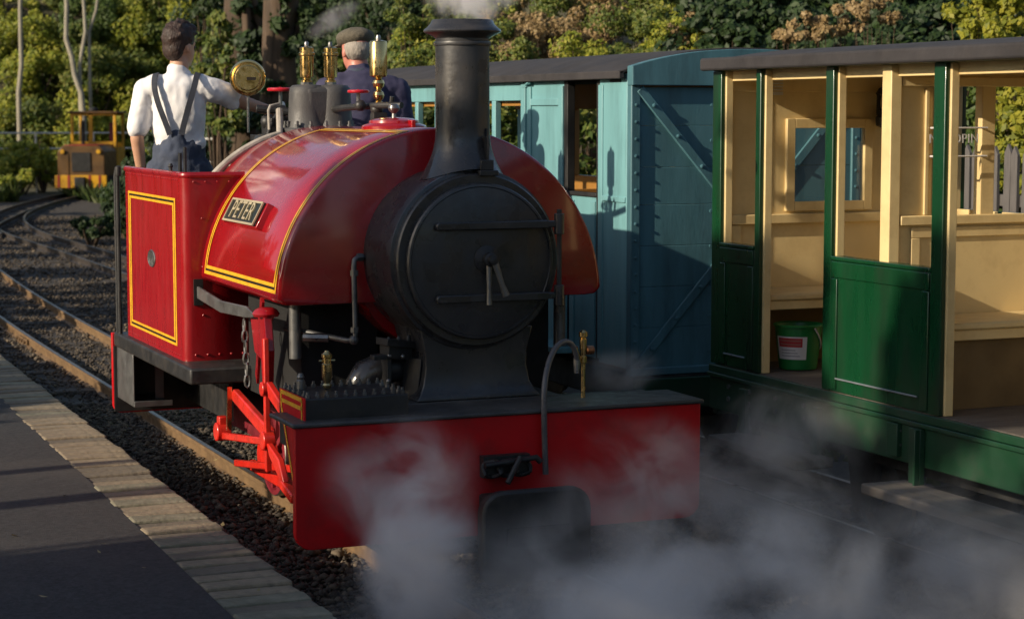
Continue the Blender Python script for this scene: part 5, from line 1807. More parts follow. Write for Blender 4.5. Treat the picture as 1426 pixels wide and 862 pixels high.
# ------------------------------------------------------------------ second man in flat cap and navy jacket
m2 = person('person', (3.60, 10.72, FLOOR), R(-12), 'person in brown flat cap and dark navy jacket beside the boiler')
b2 = MB()
HM2 = head_mesh(b2, (-0.03, 0.03, 1.545), R(20), R(-6))
b2.capsule((-0.01, 0.0, 1.38), (-0.02, 0.02, 1.48), 0.062, 0.058, 14)
b2.capsule((0, 0, 1.05), (0, -0.01, 1.30), 0.125, 0.14, 16, ((0, 1, 0), 0.75))
b2.capsule((-0.13, -0.01, 1.345), (0.13, -0.01, 1.345), 0.062, 0.062, 14)
b2.capsule((0, 0, 0.92), (0, 0, 1.05), 0.135, 0.125, 16, ((0, 1, 0), 0.8))
legs(b2)
l2s, l2e, l2w = Vector((-0.19, -0.01, 1.34)), Vector((-0.21, 0.06, 1.08)), Vector((-0.12, 0.25, 1.02))
r2s, r2e, r2w = Vector((0.20, -0.01, 1.33)), Vector((0.245, -0.01, 1.06)), Vector((0.22, 0.16, 0.92))
for a, b_, c_ in ((l2s, l2e, l2w), (r2s, r2e, r2w)):
    b2.capsule(a, b_, 0.05, 0.042)
    b2.capsule(b_, c_, 0.042, 0.028)
hand(b2, l2w, (0.5, 0.85, 0.0), (0, 0, -1), 0.6, True)
hand(b2, r2w, (0.0, 0.8, -0.6), (-1, 0, 0), 0.5, False)
organic(b2, 'body', 'skin_red', m2, 0.009, 5)
eyes_mouth(HM2, m2)
h2 = MB()
h2.sphere((0, -0.028, 0.012), 0.088, 18, 12, (0.93, 0.92, 0.85))
h2.v = [tuple(HM2 @ Vector(v)) for v in h2.v]
organic(h2, 'hair', 'hair_grey', m2, 0.009, 2, 0.006, 0.02)
cp_ = MB()
cp_.sphere((0, -0.005, 0.078), 0.108, 20, 12, (0.98, 1.10, 0.52))
cp_.sphere((0, 0.06, 0.066), 0.085, 18, 10, (0.95, 0.9, 0.42))
cp_.capsule((-0.05, 0.135, 0.045), (0.05, 0.135, 0.045), 0.022, 0.022, 10, ((0, 0, 1), 0.4))
cp_.v = [tuple(HM2 @ Vector(v)) for v in cp_.v]
organic(cp_, 'flat_cap', 'tweed', m2, 0.009, 3, 0.008, 0.05)
j2 = MB()
j2.capsule((0, 0, 0.90), (0, -0.012, 1.29), 0.162, 0.170, 18, ((0, 1, 0), 0.80))
j2.capsule((-0.14, -0.012, 1.345), (0.14, -0.012, 1.345), 0.082, 0.082, 16)
j2.capsule((-0.01, -0.004, 1.37), (-0.015, 0.006, 1.435), 0.090, 0.068, 14)
for a, b_, c_ in ((l2s, l2e, l2w), (r2s, r2e, r2w)):
    j2.capsule(a, b_, 0.074, 0.062)
    j2.capsule(b_, b_.lerp(c_, 0.9), 0.062, 0.046)
organic(j2, 'jacket', 'jacket', m2, 0.010, 3, 0.03, 0.12)
kc = MB()
kc.lathe([(0.066, 1.415), (0.074, 1.42), (0.067, 1.455), (0.058, 1.452)], (-0.015, 0.006, 0), 'z', 20)
organic(kc, 'collar', 'denim', m2, 0.008, 2)
t2_ = MB()
legs(t2_, grow=0.02)
t2_.capsule((0, 0.0, 0.90), (0, -0.002, 1.0), 0.145, 0.14, 18, ((0, 1, 0), 0.82))
organic(t2_, 'trousers', 'denim', m2, 0.012, 4, 0.015, 0.09)
shoes(m2)

# ================================================================== plants
def leaf_cloud(centres, crad, n, leaf, seed, droop=0.0, aspect=0.55):
    rg = np.random.default_rng(seed)
    centres = np.asarray(centres, dtype=float)
    idx = rg.integers(0, len(centres), n)
    d = rg.normal(size=(n, 3))
    d /= np.linalg.norm(d, axis=1, keepdims=True)
    rr = crad[idx][:, None] * (0.45 + 0.6 * rg.random((n, 1)) ** 0.6)
    pos = centres[idx] + d * rr * np.array([1, 1, 0.8])
    nrm = d * 0.8 + rg.normal(size=(n, 3)) * 0.55 + np.array([-0.75, -0.30, 0.40])
    nrm /= np.linalg.norm(nrm, axis=1, keepdims=True)
    a = rg.normal(size=(n, 3))
    u = np.cross(nrm, a)
    u /= np.linalg.norm(u, axis=1, keepdims=True)
    u[:, 2] -= droop
    u /= np.linalg.norm(u, axis=1, keepdims=True)
    v = np.cross(nrm, u)
    s = leaf * rg.uniform(0.6, 1.35, (n, 1)) * 0.5
    q = np.stack([pos - u * s, pos + v * s * aspect - u * s * 0.1, pos + u * s, pos - v * s * aspect - u * s * 0.1], 1)
    return q.reshape(-1, 3)


def clumps(c, rad, k, seed, shell=0.45):
    rg = np.random.default_rng(seed)
    d = rg.normal(size=(k, 3))
    d /= np.linalg.norm(d, axis=1, keepdims=True)
    r = shell + (1 - shell) * rg.random((k, 1)) ** 0.5
    cen = np.asarray(c) + d * r * np.asarray(rad) * 0.82
    cr = np.min(rad) * rg.uniform(0.22, 0.46, k)
    return cen, cr


SEED = [100]


def branches(p0, targets, r0, mb, seed):
    rg = random.Random(seed)
    for t in targets:
        t = Vector(t)
        p0 = Vector(p0)
        mid = p0.lerp(t, 0.5) + Vector((rg.uniform(-0.15, 0.15), rg.uniform(-0.15, 0.15), rg.uniform(0.05, 0.25)))
        mb.tube([p0, mid, t], [r0, r0 * 0.6, r0 * 0.18], 6)


def bush(c, rad, m, n, leaf, label, group, name='bush', cat='bush', base=None, k=26, droop=0.0, stem=0.035):
    SEED[0] += 1
    c = np.asarray(c, dtype=float)
    gz = ground_z(c[0], c[1]) if base is None else base
    t = thing(name, (c[0], c[1], gz), label, cat, group)
    cen, cr = clumps(c, rad, k, SEED[0])
    np_mesh('foliage', leaf_cloud(cen, cr, n, leaf, SEED[0] + 5000, droop), 4, m, t, origin=(c[0], c[1], gz))
    mb = MB()
    branches((c[0], c[1], gz - 0.1), [cen[i] for i in range(0, min(8, len(cen)))], stem, mb, SEED[0])
    mb.build('stem', 'bark_brown', t, smooth=60)
    return t


def tree(base, trunk, r0, r1, crowns, m, n, leaf, label, group, bark='bark_brown', k=16, cat='tree', name='tree', nb=12):
    """trunk: list of points; crowns: list of (centre, radii)"""
    SEED[0] += 1
    t = thing(name, tuple(base), label, cat, group)
    o = tuple(base)
    mb = MB()
    pts = [Vector(p) for p in trunk]
    rs = list(np.linspace(r0, r1, len(pts)))
    mb.tube(pts, rs, 14)
    allc, allr = [], []
    for i, (c, rad) in enumerate(crowns):
        cen, cr = clumps(c, rad, k, SEED[0] + i * 17)
        allc.append(cen)
        allr.append(cr)
    allc = np.concatenate(allc)
    allr = np.concatenate(allr)
    rg = random.Random(SEED[0])
    for j in rg.sample(range(len(allc)), min(len(allc), nb)):
        sidx = rg.randint(len(pts) // 2, len(pts) - 1) if nb > 4 else len(pts) - 1
        branches(pts[sidx], [allc[j]], r1 * 0.8 + 0.01, mb, SEED[0] + j)
    mb.build('trunk', bark, t, smooth=60)
    np_mesh('crown', leaf_cloud(allc, allr, n, leaf, SEED[0] + 7000), 4, m, t, origin=o)
    return t


def P(px, py, D):
    return at(px, py, D=D)


bg_ = random.Random(31)
# --- sunlit wood far behind the driver: bushes rising up the bank
SUN_L = 'sunlit yellow-green thicket on the bank behind the driver'
MID_L = 'mid green ivy thicket on the bank behind the yellow diesel'
DARK_L = 'dark evergreen thicket with shade in its leaf colour behind the two big tree trunks'
DRY_L = 'brown dry bracken thicket on the bank above the blue carriage'
GRN_L = 'glossy green bramble on the bank above the blue carriage roof'
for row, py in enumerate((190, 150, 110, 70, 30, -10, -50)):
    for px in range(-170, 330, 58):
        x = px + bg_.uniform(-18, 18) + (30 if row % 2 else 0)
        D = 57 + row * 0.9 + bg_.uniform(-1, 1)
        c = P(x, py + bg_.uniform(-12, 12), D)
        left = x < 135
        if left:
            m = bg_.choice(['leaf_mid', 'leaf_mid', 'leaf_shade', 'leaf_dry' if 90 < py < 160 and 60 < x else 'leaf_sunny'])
            lab = {'leaf_mid': MID_L, 'leaf_sunny': 'bright yellowing thicket on the bank behind the yellow diesel', 'leaf_shade': 'deep green thicket with shade in its leaf colour on the bank behind the yellow diesel', 'leaf_dry': 'brown withered undergrowth on the bank behind the yellow diesel'}[m]
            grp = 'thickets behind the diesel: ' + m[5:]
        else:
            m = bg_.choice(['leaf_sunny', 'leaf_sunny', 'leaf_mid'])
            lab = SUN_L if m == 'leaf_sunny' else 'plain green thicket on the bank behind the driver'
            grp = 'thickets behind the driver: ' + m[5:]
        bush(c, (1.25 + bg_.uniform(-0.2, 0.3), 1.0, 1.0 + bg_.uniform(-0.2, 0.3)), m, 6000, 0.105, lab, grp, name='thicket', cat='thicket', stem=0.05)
# low bright scrub left of the diesel and dark scrub round the bend
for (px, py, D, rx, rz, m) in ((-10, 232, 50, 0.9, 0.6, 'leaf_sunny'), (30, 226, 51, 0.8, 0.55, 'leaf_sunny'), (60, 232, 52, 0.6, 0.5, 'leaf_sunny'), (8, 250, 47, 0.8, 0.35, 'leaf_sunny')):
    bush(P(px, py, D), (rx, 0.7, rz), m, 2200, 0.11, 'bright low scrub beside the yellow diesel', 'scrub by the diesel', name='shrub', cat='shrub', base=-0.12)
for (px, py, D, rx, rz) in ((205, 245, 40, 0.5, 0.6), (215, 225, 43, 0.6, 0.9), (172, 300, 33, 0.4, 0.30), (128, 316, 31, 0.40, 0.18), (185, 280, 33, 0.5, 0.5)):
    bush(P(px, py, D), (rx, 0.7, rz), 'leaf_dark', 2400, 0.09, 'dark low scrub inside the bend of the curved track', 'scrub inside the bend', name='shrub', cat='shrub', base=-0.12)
# pale slender trunks among the thicket
def slender(pts, D, r, label):
    pw = [P(a, b, D) for a, b in pts]
    gz = ground_z(pw[-1][0], pw[-1][1])
    pw.append((pw[-1][0], pw[-1][1], min(gz - 0.1, pw[-1][2] - 0.3)))
    pw = [tuple(v) for v in reversed(pw)]
    top = pw[-1]
    tree((pw[0][0], pw[0][1], gz), pw, r, r * 0.7, [((top[0], top[1], top[2] + 1.6), (1.2, 1.2, 1.0))], 'leaf_mid', 900, 0.16, label, None, bark='bark_pale', k=10, nb=3)


slender(((30, -40), (28, 10), (29, 60), (30, 90), (26, 130)), 55.5, 0.075, 'slender pale trunk standing alone in the ivy left of the diesel')
slender(((90, -40), (93, 10), (92, 55), (100, 80), (104, 105), (113, 130), (116, 158)), 55.5, 0.085, 'pale bent trunk rising just behind the yellow diesel cab')
slender(((112, -40), (117, 10), (119, 45), (111, 90)), 55.6, 0.06, 'thin pale sapling forking beside the bent trunk')
slender(((140, -40), (134, 15), (124, 45)), 55.7, 0.05, 'thin leaning sapling above the brown undergrowth')
# --- two big dark trunks and the evergreens behind them
for (px, D, r, lab) in ((338, 36, 0.33, 'thick brown tree trunk with peeling bark behind the driver'), (392, 34, 0.30, 'thick dark trunk between the driver and the safety valves')):
    b = P(px, 157, D)
    gz = ground_z(b[0], b[1])
    tree((b[0], b[1], gz), [(b[0], b[1], gz - 0.2), (b[0] + 0.03, b[1], gz + 1.5), (b[0] - 0.04, b[1], 3.0), (b[0] + 0.02, b[1], 5.0), (b[0], b[1], 8.0)], r * 1.1, r * 0.75,
         [((b[0] - 0.25, b[1] - 0.3, 1.6), (0.38, 0.38, 1.3)), ((b[0] + 0.1, b[1] - 0.3, 3.6), (0.42, 0.4, 1.0)), ((b[0], b[1], 7.6), (2.3, 2.3, 1.6)), ((b[0] + 1.2, b[1] + 0.5, 6.2), (1.3, 1.3, 0.9))], 'leaf_dark', 6000, 0.2, lab, None, k=20)
for (px, py, D, rx, rz) in ((300, 200, 44, 1.0, 0.9), (350, 180, 44, 1.1, 1.1), (420, 170, 42, 1.1, 1.3), (330, 90, 45, 1.1, 1.2), (410, 80, 43, 1.2, 1.2), (470, 120, 41, 1.2, 1.4), (460, 20, 42, 1.3, 1.3), (530, 60, 40, 1.3, 1.4), (540, 150, 38, 1.2, 1.3), (590, 20, 38, 1.2, 1.2), (370, 10, 44, 1.3, 1.2), (300, 20, 46, 1.2, 1.2), (430, -30, 44, 1.5, 1.2), (560, -40, 40, 1.5, 1.2)):  # shade of this zone is put into the dark leaf colour
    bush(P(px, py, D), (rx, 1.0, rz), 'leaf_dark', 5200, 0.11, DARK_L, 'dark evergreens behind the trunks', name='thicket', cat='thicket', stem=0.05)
for (px, py, D, rx, rz) in ((300, 75, 33, 0.35, 0.9), (312, 150, 33, 0.35, 0.6), (575, 75, 30, 0.45, 0.5), (600, 95, 29, 0.4, 0.35), (478, 85, 34, 0.25, 0.4)):
    bush(P(px, py, D), (rx, 0.5, rz), 'leaf_mid', 1300, 0.12, 'ivy-green sprays catching the sun in front of dark evergreens', 'sunlit sprays before the evergreens', name='bush', cat='bush')
# --- bank above the carriages
for px in range(590, 1030, 38):
    for row, py in enumerate((150, 95, 55, 15, -30)):
        x = px + bg_.uniform(-14, 14)
        D = 21.0 + row * 0.8 + bg_.uniform(-0.5, 0.5)
        p_dry = {0: 0.05, 1: 0.12, 2: 0.25, 3: 0.4, 4: 0.35}[row]
        if 690 < x < 850 and row in (2, 3):
            p_dry = 0.65
        dry = bg_.random() < p_dry
        gm = bg_.choice(['leaf_mid', 'leaf_sunny', 'leaf_mid'])
        bush(P(x, py + bg_.uniform(-8, 8), D), (0.42 + bg_.uniform(-0.05, 0.1), 0.4, 0.34 + bg_.uniform(-0.05, 0.1)), 'leaf_dry' if dry else gm, 2300, 0.046, DRY_L if dry else (GRN_L if gm == 'leaf_mid' else 'yellowing bramble on the bank above the blue carriage roof'),
             'dry bracken above the blue carriage' if dry else 'brambles above the blue carriage: ' + gm[5:], k=14, stem=0.012)
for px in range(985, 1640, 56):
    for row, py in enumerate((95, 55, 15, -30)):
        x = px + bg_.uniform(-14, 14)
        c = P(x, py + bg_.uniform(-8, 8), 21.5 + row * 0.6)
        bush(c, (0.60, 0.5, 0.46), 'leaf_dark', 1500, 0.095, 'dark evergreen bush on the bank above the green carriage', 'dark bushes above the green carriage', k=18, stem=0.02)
for (px, py) in ((1105, 45), (1135, 35), (1165, 28), (1200, 22), (1230, 14)):
    bush(P(px, py, 20.5), (0.22, 0.25, 0.17), 'leaf_dry', 520, 0.06, 'spray of brown dead leaves above the green carriage roof', 'brown sprays above the green carriage', k=8, stem=0.01)
for (px, py, D, rx, rz) in ((1350, 20, 19, 0.22, 0.3), (1385, 10, 19, 0.3, 0.35), (1425, 25, 19, 0.3, 0.35), (1390, 50, 18.5, 0.28, 0.2), (1410, 130, 17, 0.28, 0.32), (1395, 185, 16.5, 0.26, 0.32), (1440, 180, 16.5, 0.35, 0.45), (1425, 235, 16, 0.25, 0.2)):
    bush(P(px, py, D), (rx, 0.3, rz), 'leaf_yellow', 900, 0.07, 'bright yellow-green bush hanging over the paling fence', 'yellow-green bushes by the paling fence', k=12, stem=0.012)
for (px, py, D) in ((1335, 130, 19), (1350, 250, 16.5), (1335, 210, 17.5), (1385, 100, 19), (1420, 280, 16.5), (1380, 290, 16.3), (1480, 120, 18), (1480, 260, 17), (1290, 150, 19), (1290, 250, 18), (1340, 300, 16.5)):
    bush(P(px, py, D), (0.42, 0.4, 0.42), 'leaf_shade', 1200, 0.08, 'dark ivy-green bush seen behind the paling fence', 'dark bushes behind the paling fence', k=14, stem=0.012)
for (px, py, D) in ((560, 185, 20), (620, 175, 20), (700, 185, 20), (815, 150, 19.5), (810, 215, 19.5), (820, 270, 19.5), (1140, 240, 19)):
    bush(P(px, py, D), (0.55, 0.45, 0.5), 'leaf_mid', 1500, 0.08, 'green bush seen through the blue carriage windows', 'bushes behind the blue carriage', k=16, stem=0.012)

# --- trees and hedges on the sunny side of the platform (they throw the shade)
def hedge_piece(x, y, rx, ry, h, m, n, leaf, label, group):
    bush((x, y, h * 0.5), (rx, ry, h * 0.55), m, n, leaf, label, group, name='hedge_bush', cat='bush', base=0.0, k=40, stem=0.05)


HL = 'tall leafy hedge bush along the back of the platform'
for (y, h) in ((-4.0, 4.2), (-1.6, 4.4), (0.8, 4.2), (2.6, 4.3), (4.3, 4.6), (5.5, 4.9), (11.9, 3.7), (12.8, 3.4), (18.6, 5.2), (21.2, 5.4), (24, 5.6), (27, 5.6), (30, 5.6), (33, 5.6), (36, 5.6), (39, 5.6), (44, 5.9), (46.5, 5.9)):
    hedge_piece(-5.0 + RNG.uniform(-0.3, 0.3), y, 1.1, 1.45, h, 'leaf_mid', 3400 if y > 15 else 2600, 0.26, HL, 'hedge behind the platform')
for (y, z) in ((6.15, 2.9), (6.35, 3.6), (6.4, 4.3), (6.45, 4.9)):  # out-of-view clumps added to keep sun off the locomotive front
    bush((-5.0, y, z), (0.7, 0.58, 0.48), 'leaf_mid', 1700, 0.2, 'unseen leaf clump added at the hedge end to shade the locomotive', 'clumps at the hedge end', name='hedge_bush', cat='bush', base=0.0, k=24, stem=0.05)
for z in (4.35, 4.95):  # two more added clumps, sized to shade the tank front
    bush((-5.0, 6.98, z), (0.6, 0.34, 0.42), 'leaf_mid', 1500, 0.16, 'unseen leaf clump added at the hedge end to shade the locomotive', 'clumps at the hedge end', name='hedge_bush', cat='bush', base=0.0, k=24, stem=0.05)
bush((-5.0, 5.25, 4.95), (0.6, 0.45, 0.40), 'leaf_mid', 1500, 0.18, 'unseen leafy crest added on the platform hedge to shade the carriage', None, name='hedge_bush', cat='bush', base=0.0, k=24, stem=0.05)  # added out of view to shade the green side panel
for (x, y, h) in ((-8, -13, 7.5), (-3, -14.5, 8), (2.5, -14, 7.5), (8, -13.5, 8), (13, -12, 7.5)):  # unseen trees added to cut the bright horizon reflected in the tank front
    tree((x, y, 0), [(x, y, -0.1), (x + 0.1, y, 2.0), (x, y, 4.0), (x, y, 6.0)], 0.22, 0.1, [((x, y, h * 0.52), (2.6, 1.8, h * 0.46))], 'leaf_mid', 3500, 0.3, 'unseen broad leafy tree added behind the camera to darken front reflections', 'trees behind the photographer', k=34)
for (x, y) in ((-7.4, 47.5), (-5.2, 49.5), (-3.0, 50.5)):  # unseen trees added so the lower tank side reflects something dark
    tree((x, y, 0), [(x, y, -0.1), (x + 0.1, y, 2.5), (x, y, 5.0), (x, y, 8.0)], 0.2, 0.1, [((x, y, 6.0), (1.7, 1.7, 3.3))], 'leaf_mid', 3500, 0.26, 'unseen tall tree added beyond the platform to darken tank reflections', 'trees beyond the platform', k=30)
tree((-6.3, 1.6, 0), [(-6.3, 1.6, -0.1), (-6.2, 1.7, 2.2), (-6.3, 1.6, 4.2), (-6.1, 1.7, 6.5)], 0.22, 0.10,
     [((-6.2, 1.6, 6.2), (2.0, 2.3, 1.7)), ((-6.0, 3.0, 6.2), (1.3, 1.4, 0.9))], 'leaf_mid', 2600, 0.2, 'broad leafy tree shading the near end of the platform', None, k=26)
for (x, y, r) in ((-3.6, 9.1, 0.055), (-3.8, 8.25, 0.08)):
    pst = thing('wooden_post', (x, y, 0.2), 'short timber post standing on the sunny side of the platform', 'post', 'timber platform posts')
    MB().bb(x - r, x + r, y - r, y + r, 0.2, 2.75).build('post_shaft', 'sleeper_wood', pst, bevel=0.01)
    MB().bb(x - r - 0.02, x + r + 0.02, y - r - 0.02, y + r + 0.02, 2.75, 2.80).build('post_cap', 'sleeper_wood', pst, bevel=0.008)

# grass at the foot of the bank and between the tracks
def grass(name, regions, seed, label):
    rg = np.random.default_rng(seed)
    out = []
    for (x0, x1, y0, y1, z, n, h) in regions:
        px, py = rg.uniform(x0, x1, n), rg.uniform(y0, y1, n)
        a = rg.uniform(0, 6.283, n)
        hh = h * rg.uniform(0.4, 1.2, n)
        w = 0.012 * rg.uniform(0.6, 1.6, n) * (h / 0.12)
        lean = rg.normal(size=(n, 2)) * hh[:, None] * 0.5
        b0 = np.stack([px - np.cos(a) * w, py - np.sin(a) * w, np.full(n, z)], 1)
        b1 = np.stack([px + np.cos(a) * w, py + np.sin(a) * w, np.full(n, z)], 1)
        tp = np.stack([px + lean[:, 0], py + lean[:, 1], z + hh], 1)
        out.append(np.stack([b0, b1, tp], 1).reshape(-1, 3))
    tag(np_mesh(name, np.concatenate(out), 3, 'grass_blade'), label, 'grass', kind='stuff')


grass('grass', [(4.2, 4.8, 14.5, 19, -0.1, 500, 0.07), (6.9, 8.4, 25, 33, -0.1, 6000, 0.16), (6.3, 9.5, 9, 26, -0.11, 7000, 0.25), (3.7, 4.6, 11.5, 15, -0.1, 700, 0.08), (5, 7.5, 47, 54, -0.1, 7000, 0.5), (9, 12, 38, 50, -0.1, 5000, 0.4)], 8, 'rough grass growing between the tracks and along the fences')

# ================================================================== fences
def rail_fence(p0, p1, npost, zs, label):
    p0, p1 = Vector(p0), Vector(p1)
    f = thing('railing', ((p0.x + p1.x) / 2, (p0.y + p1.y) / 2, 0), label, 'railing')
    for k in range(npost):
        q = p0.lerp(p1, k / (npost - 1))
        MB().tube([(q.x, q.y, -0.15), (q.x, q.y, max(zs) + 0.01)], 0.03, 8).build('post', 'fence_metal', f)
    for z in zs:
        MB().tube([(p0.x, p0.y, z), (p1.x, p1.y, z)], 0.024, 8).build('rail', 'fence_metal', f)


rail_fence((4.5, 53.3), (13.2, 52.2), 7, (1.42, 1.02), 'pale tubular railing behind the yellow diesel')
rail_fence((9.3, 40.2), (14.5, 36.5), 6, (1.42, 0.95, 0.5), 'grey tubular railing below the two big trunks')
pal = thing('paling_fence', (8.6, 12, 0), 'weathered grey paling fence behind the green carriage', 'fence')
first = None
for k in range(29):
    y = 10.4 + 0.108 * k
    if first is None:
        mb = MB().prism([(-0.036, -0.1), (0.036, -0.1), (0.036, 1.66), (0.0, 1.72), (-0.036, 1.66)], 'x', -0.011, 0.011)
        first = mb.build('paling', 'paling_grey', pal, origin=(0, 0, 0), smooth=0)
        ob = first
    else:
        ob = first.copy()
        COL.objects.link(ob)
        ob.parent = pal
    ob.location = (RNG.uniform(-0.006, 0.006), y - 12, RNG.uniform(-0.02, 0.02))
    ob.rotation_euler = (RNG.uniform(-0.02, 0.02), 0, 0)
for z in (0.5, 1.3):
    MB().bb(8.613, 8.65, 10.3, 13.6, z, z + 0.08).build('fence_rail', 'paling_grey', pal)

# ================================================================== yellow diesel in the distance
DYAW = -math.atan2(0.39, 0.92)
ds_ = thing('diesel_locomotive', (9.15, 48.3, 0), 'small yellow diesel locomotive with open cab on the far curve', 'locomotive')
ds_.rotation_euler = (0, 0, DYAW)
ORIGIN[ds_.name] = (0, 0, 0)
hood = MB().prism([(-0.56, 0.42), (0.56, 0.42), (0.56, 1.02), (0.44, 1.16), (-0.44, 1.16), (-0.56, 1.02)], 'y', 0.05, 1.5).build('bonnet', 'diesel_brown_shade', ds_, bevel=0.02)
MB().bb(-0.40, 0.40, 0.06, 1.48, 1.158, 1.18).build('bonnet_top', 'diesel_red', hood, bevel=0.01)
MB().bb(-0.22, 0.22, 0.02, 0.05, 0.55, 1.0).build('radiator_grille', 'chassis_black', hood)
MB().bb(-0.56, -0.30, 0.03, 0.05, 0.45, 0.98).build('bonnet_panel', 'diesel_brown_shade', hood)
for s in (-1, 1):
    MB().lathe([(0.05, 0.0), (0.055, -0.05), (0.045, -0.06)], (s * 0.43, 0.04, 1.02), 'y', 14).build('headlight', 'diesel_yellow', hood)
bm_ = MB().bb(-0.62, 0.62, -0.06, 0.06, 0.16, 0.46).build('buffer_beam', 'diesel_yellow', ds_, bevel=0.01)
for x in (-0.52, -0.28, 0.22, 0.46):
    MB().bb(x - 0.03, x + 0.03, -0.068, -0.06, 0.16, 0.46).build('beam_stripe', 'diesel_red', bm_)
MB().bb(-0.13, 0.13, -0.18, -0.05, 0.12, 0.42).build('centre_buffer', 'chassis_black', ds_, bevel=0.03)
MB().bb(-0.55, 0.55, 0.05, 2.6, 0.26, 0.44).build('frame', 'chassis_black', ds_, bevel=0.02)
cb = MB()
cb.bb(-0.56, -0.49, 1.5, 1.57, 0.44, 1.93)
cb.bb(0.49, 0.56, 1.5, 1.57, 0.44, 1.93)
cb.bb(-0.56, -0.49, 2.5, 2.57, 0.44, 1.93)
cb.bb(0.49, 0.56, 2.5, 2.57, 0.44, 1.93)
cb.bb(-0.12, -0.02, 1.5, 1.56, 1.2, 1.93)
cb.bb(-0.49, 0.49, 1.5, 1.56, 1.16, 1.24)
cb.bb(-0.49, 0.49, 1.5, 1.56, 1.87, 1.93)
cb.bb(-0.49, 0.49, 2.51, 2.57, 1.87, 1.93)
cab = cb.build('cab_frame', 'diesel_yellow', ds_, bevel=0.01)
MB().bb(-0.56, 0.56, 2.51, 2.57, 0.44, 1.20).build('cab_back', 'diesel_yellow', cab)
MB().bb(0.54, 0.57, 1.57, 2.5, 0.44, 1.10).build('cab_side', 'diesel_yellow', cab)
MB().bb(-0.57, -0.54, 1.57, 2.5, 0.44, 1.10).build('cab_side', 'diesel_yellow', cab)
MB().bb(-0.62, 0.62, 1.42, 2.65, 1.93, 1.98).build('cab_roof', 'diesel_brown_shade', cab, bevel=0.015)
MB().tube([(-0.22, 1.35, 1.15), (-0.22, 1.35, 1.75)], 0.045, 10).build('exhaust_pipe', 'chassis_black', ds_)
MB().lathe([(0.10, 1.98), (0.12, 2.0), (0.10, 2.06), (0.03, 2.08)], (-0.1, 2.0, 0), 'z', 12).build('roof_lamp', 'chassis_black', cab)
MB().bb(0.25, 0.42, 2.2, 2.35, 1.1, 1.7).build('control_box', 'maroon', cab)
for y_ in (0.6, 1.9):
    for s in (-1, 1):
        MB().lathe([(0.22, 0), (0.22, 0.05), (0.19, 0.06), (0.02, 0.06)], (s * 0.28, y_, 0.2), 'x', 20).build('wheel', 'chassis_black', ds_)

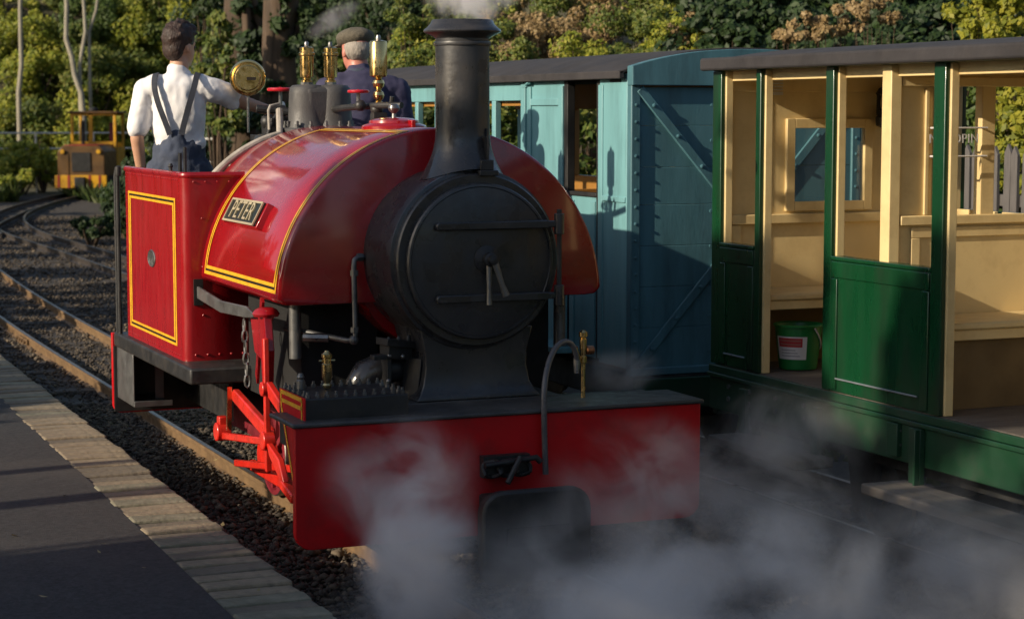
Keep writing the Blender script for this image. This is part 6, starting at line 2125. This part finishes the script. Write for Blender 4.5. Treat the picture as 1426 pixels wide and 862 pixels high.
# ================================================================== steam and smoke
def steam(name, c, rad, dens, nscale, seed, label, lo=0.44, hi=0.66, colour=(0.99, 0.97, 0.97), edge=0.9, rot=(0, 0, 0), warp=0.9, core=0.25):
    mb = MB().sphere((0, 0, 0), 1.0, 24, 14)
    m = bpy.data.materials.new(name)
    m.use_nodes = True
    t = m.node_tree
    t.nodes.remove(t.nodes['Principled BSDF'])
    o = t.nodes['Material Output']
    pv = t.nodes.new('ShaderNodeVolumePrincipled')
    pv.inputs['Color'].default_value = (*colour, 1)
    pv.inputs['Anisotropy'].default_value = 0.15
    tc = t.nodes.new('ShaderNodeTexCoord')
    mp = t.nodes.new('ShaderNodeMapping')
    mp.inputs['Location'].default_value = (seed * 3.1, seed * 1.7, seed * 0.9)
    mp.inputs['Scale'].default_value = rad
    lk(t, tc.outputs['Object'], mp.inputs[0])
    n1 = t.nodes.new('ShaderNodeTexNoise')
    n1.inputs['Scale'].default_value = nscale
    n1.inputs['Detail'].default_value = 7
    n1.inputs['Roughness'].default_value = 0.6
    n1.inputs['Distortion'].default_value = warp
    lk(t, mp.outputs[0], n1.inputs['Vector'])
    mr = t.nodes.new('ShaderNodeMapRange')
    mr.interpolation_type = 'SMOOTHSTEP'
    mr.inputs[1].default_value = lo
    mr.inputs[2].default_value = hi
    lk(t, n1.outputs[0], mr.inputs[0])
    ln = t.nodes.new('ShaderNodeVectorMath')
    ln.operation = 'LENGTH'
    lk(t, tc.outputs['Object'], ln.inputs[0])
    fo = t.nodes.new('ShaderNodeMapRange')
    fo.interpolation_type = 'SMOOTHSTEP'
    fo.inputs[1].default_value = edge
    fo.inputs[2].default_value = core
    fo.inputs[3].default_value = 0
    fo.inputs[4].default_value = 1
    lk(t, ln.outputs['Value'], fo.inputs[0])
    mu = t.nodes.new('ShaderNodeMath')
    mu.operation = 'MULTIPLY'
    lk(t, mr.outputs[0], mu.inputs[0])
    lk(t, fo.outputs[0], mu.inputs[1])
    mu2 = t.nodes.new('ShaderNodeMath')
    mu2.operation = 'MULTIPLY'
    mu2.inputs[1].default_value = dens
    lk(t, mu.outputs[0], mu2.inputs[0])
    lk(t, mu2.outputs[0], pv.inputs['Density'])
    lk(t, pv.outputs[0], o.inputs['Volume'])
    MATS[name] = m
    ob = mb.build(name, name, None, smooth=60)
    ob.location = c
    ob.scale = rad
    ob.rotation_euler = rot
    tag(ob, label, 'smoke' if 'smoke' in name else 'steam', kind='stuff')
    return ob


steam('steam_plume', at(578, 775, Y=7.0), (0.29, 0.33, 0.52), 14.0, 3.0, 3, 'dense pale steam jet before the buffer beam', 0.36, 0.66, rot=(0, R(8), 0))
steam('steam_cloud', at(560, 670, Y=7.25), (0.42, 0.3, 0.34), 4.5, 3.6, 7, 'thin steam veil drifting across the red buffer beam', 0.44, 0.64)
steam('steam_cloud', at(1080, 845, Y=6.0), (2.1, 1.0, 0.55), 5.0, 2.3, 11, 'wide low steam cloud rolling past the green carriage', 0.43, 0.66)
steam('steam_cloud', at(905, 690, Y=7.3), (0.62, 0.42, 0.42), 3.8, 3.2, 5, 'steam cloud curling round the far end of the buffer beam', 0.44, 0.66)
steam('steam_cloud', at(1090, 640, Y=7.6), (0.55, 0.6, 0.42), 3.8, 3.2, 9, 'steam billow between the locomotive and the carriages', 0.46, 0.66)
steam('steam_wisp', at(860, 520, Y=8.3), (0.30, 0.25, 0.16), 5.0, 5.0, 4, 'small steam wisp over the cylinder beside the hose', 0.42, 0.66)
steam('chimney_smoke', (3.27, 8.24, 2.48), (0.27, 0.27, 0.20), 20.0, 6.5, 6, 'thin grey smoke curling from the chimney top', 0.44, 0.66)
steam('valve_smoke', at(466, 26, Y=10.2), (0.24, 0.08, 0.08), 14, 7.0, 8, 'dark wisp of smoke trailing off the safety valve', 0.40, 0.66, colour=(0.55, 0.53, 0.55), rot=(0, R(-32), 0))
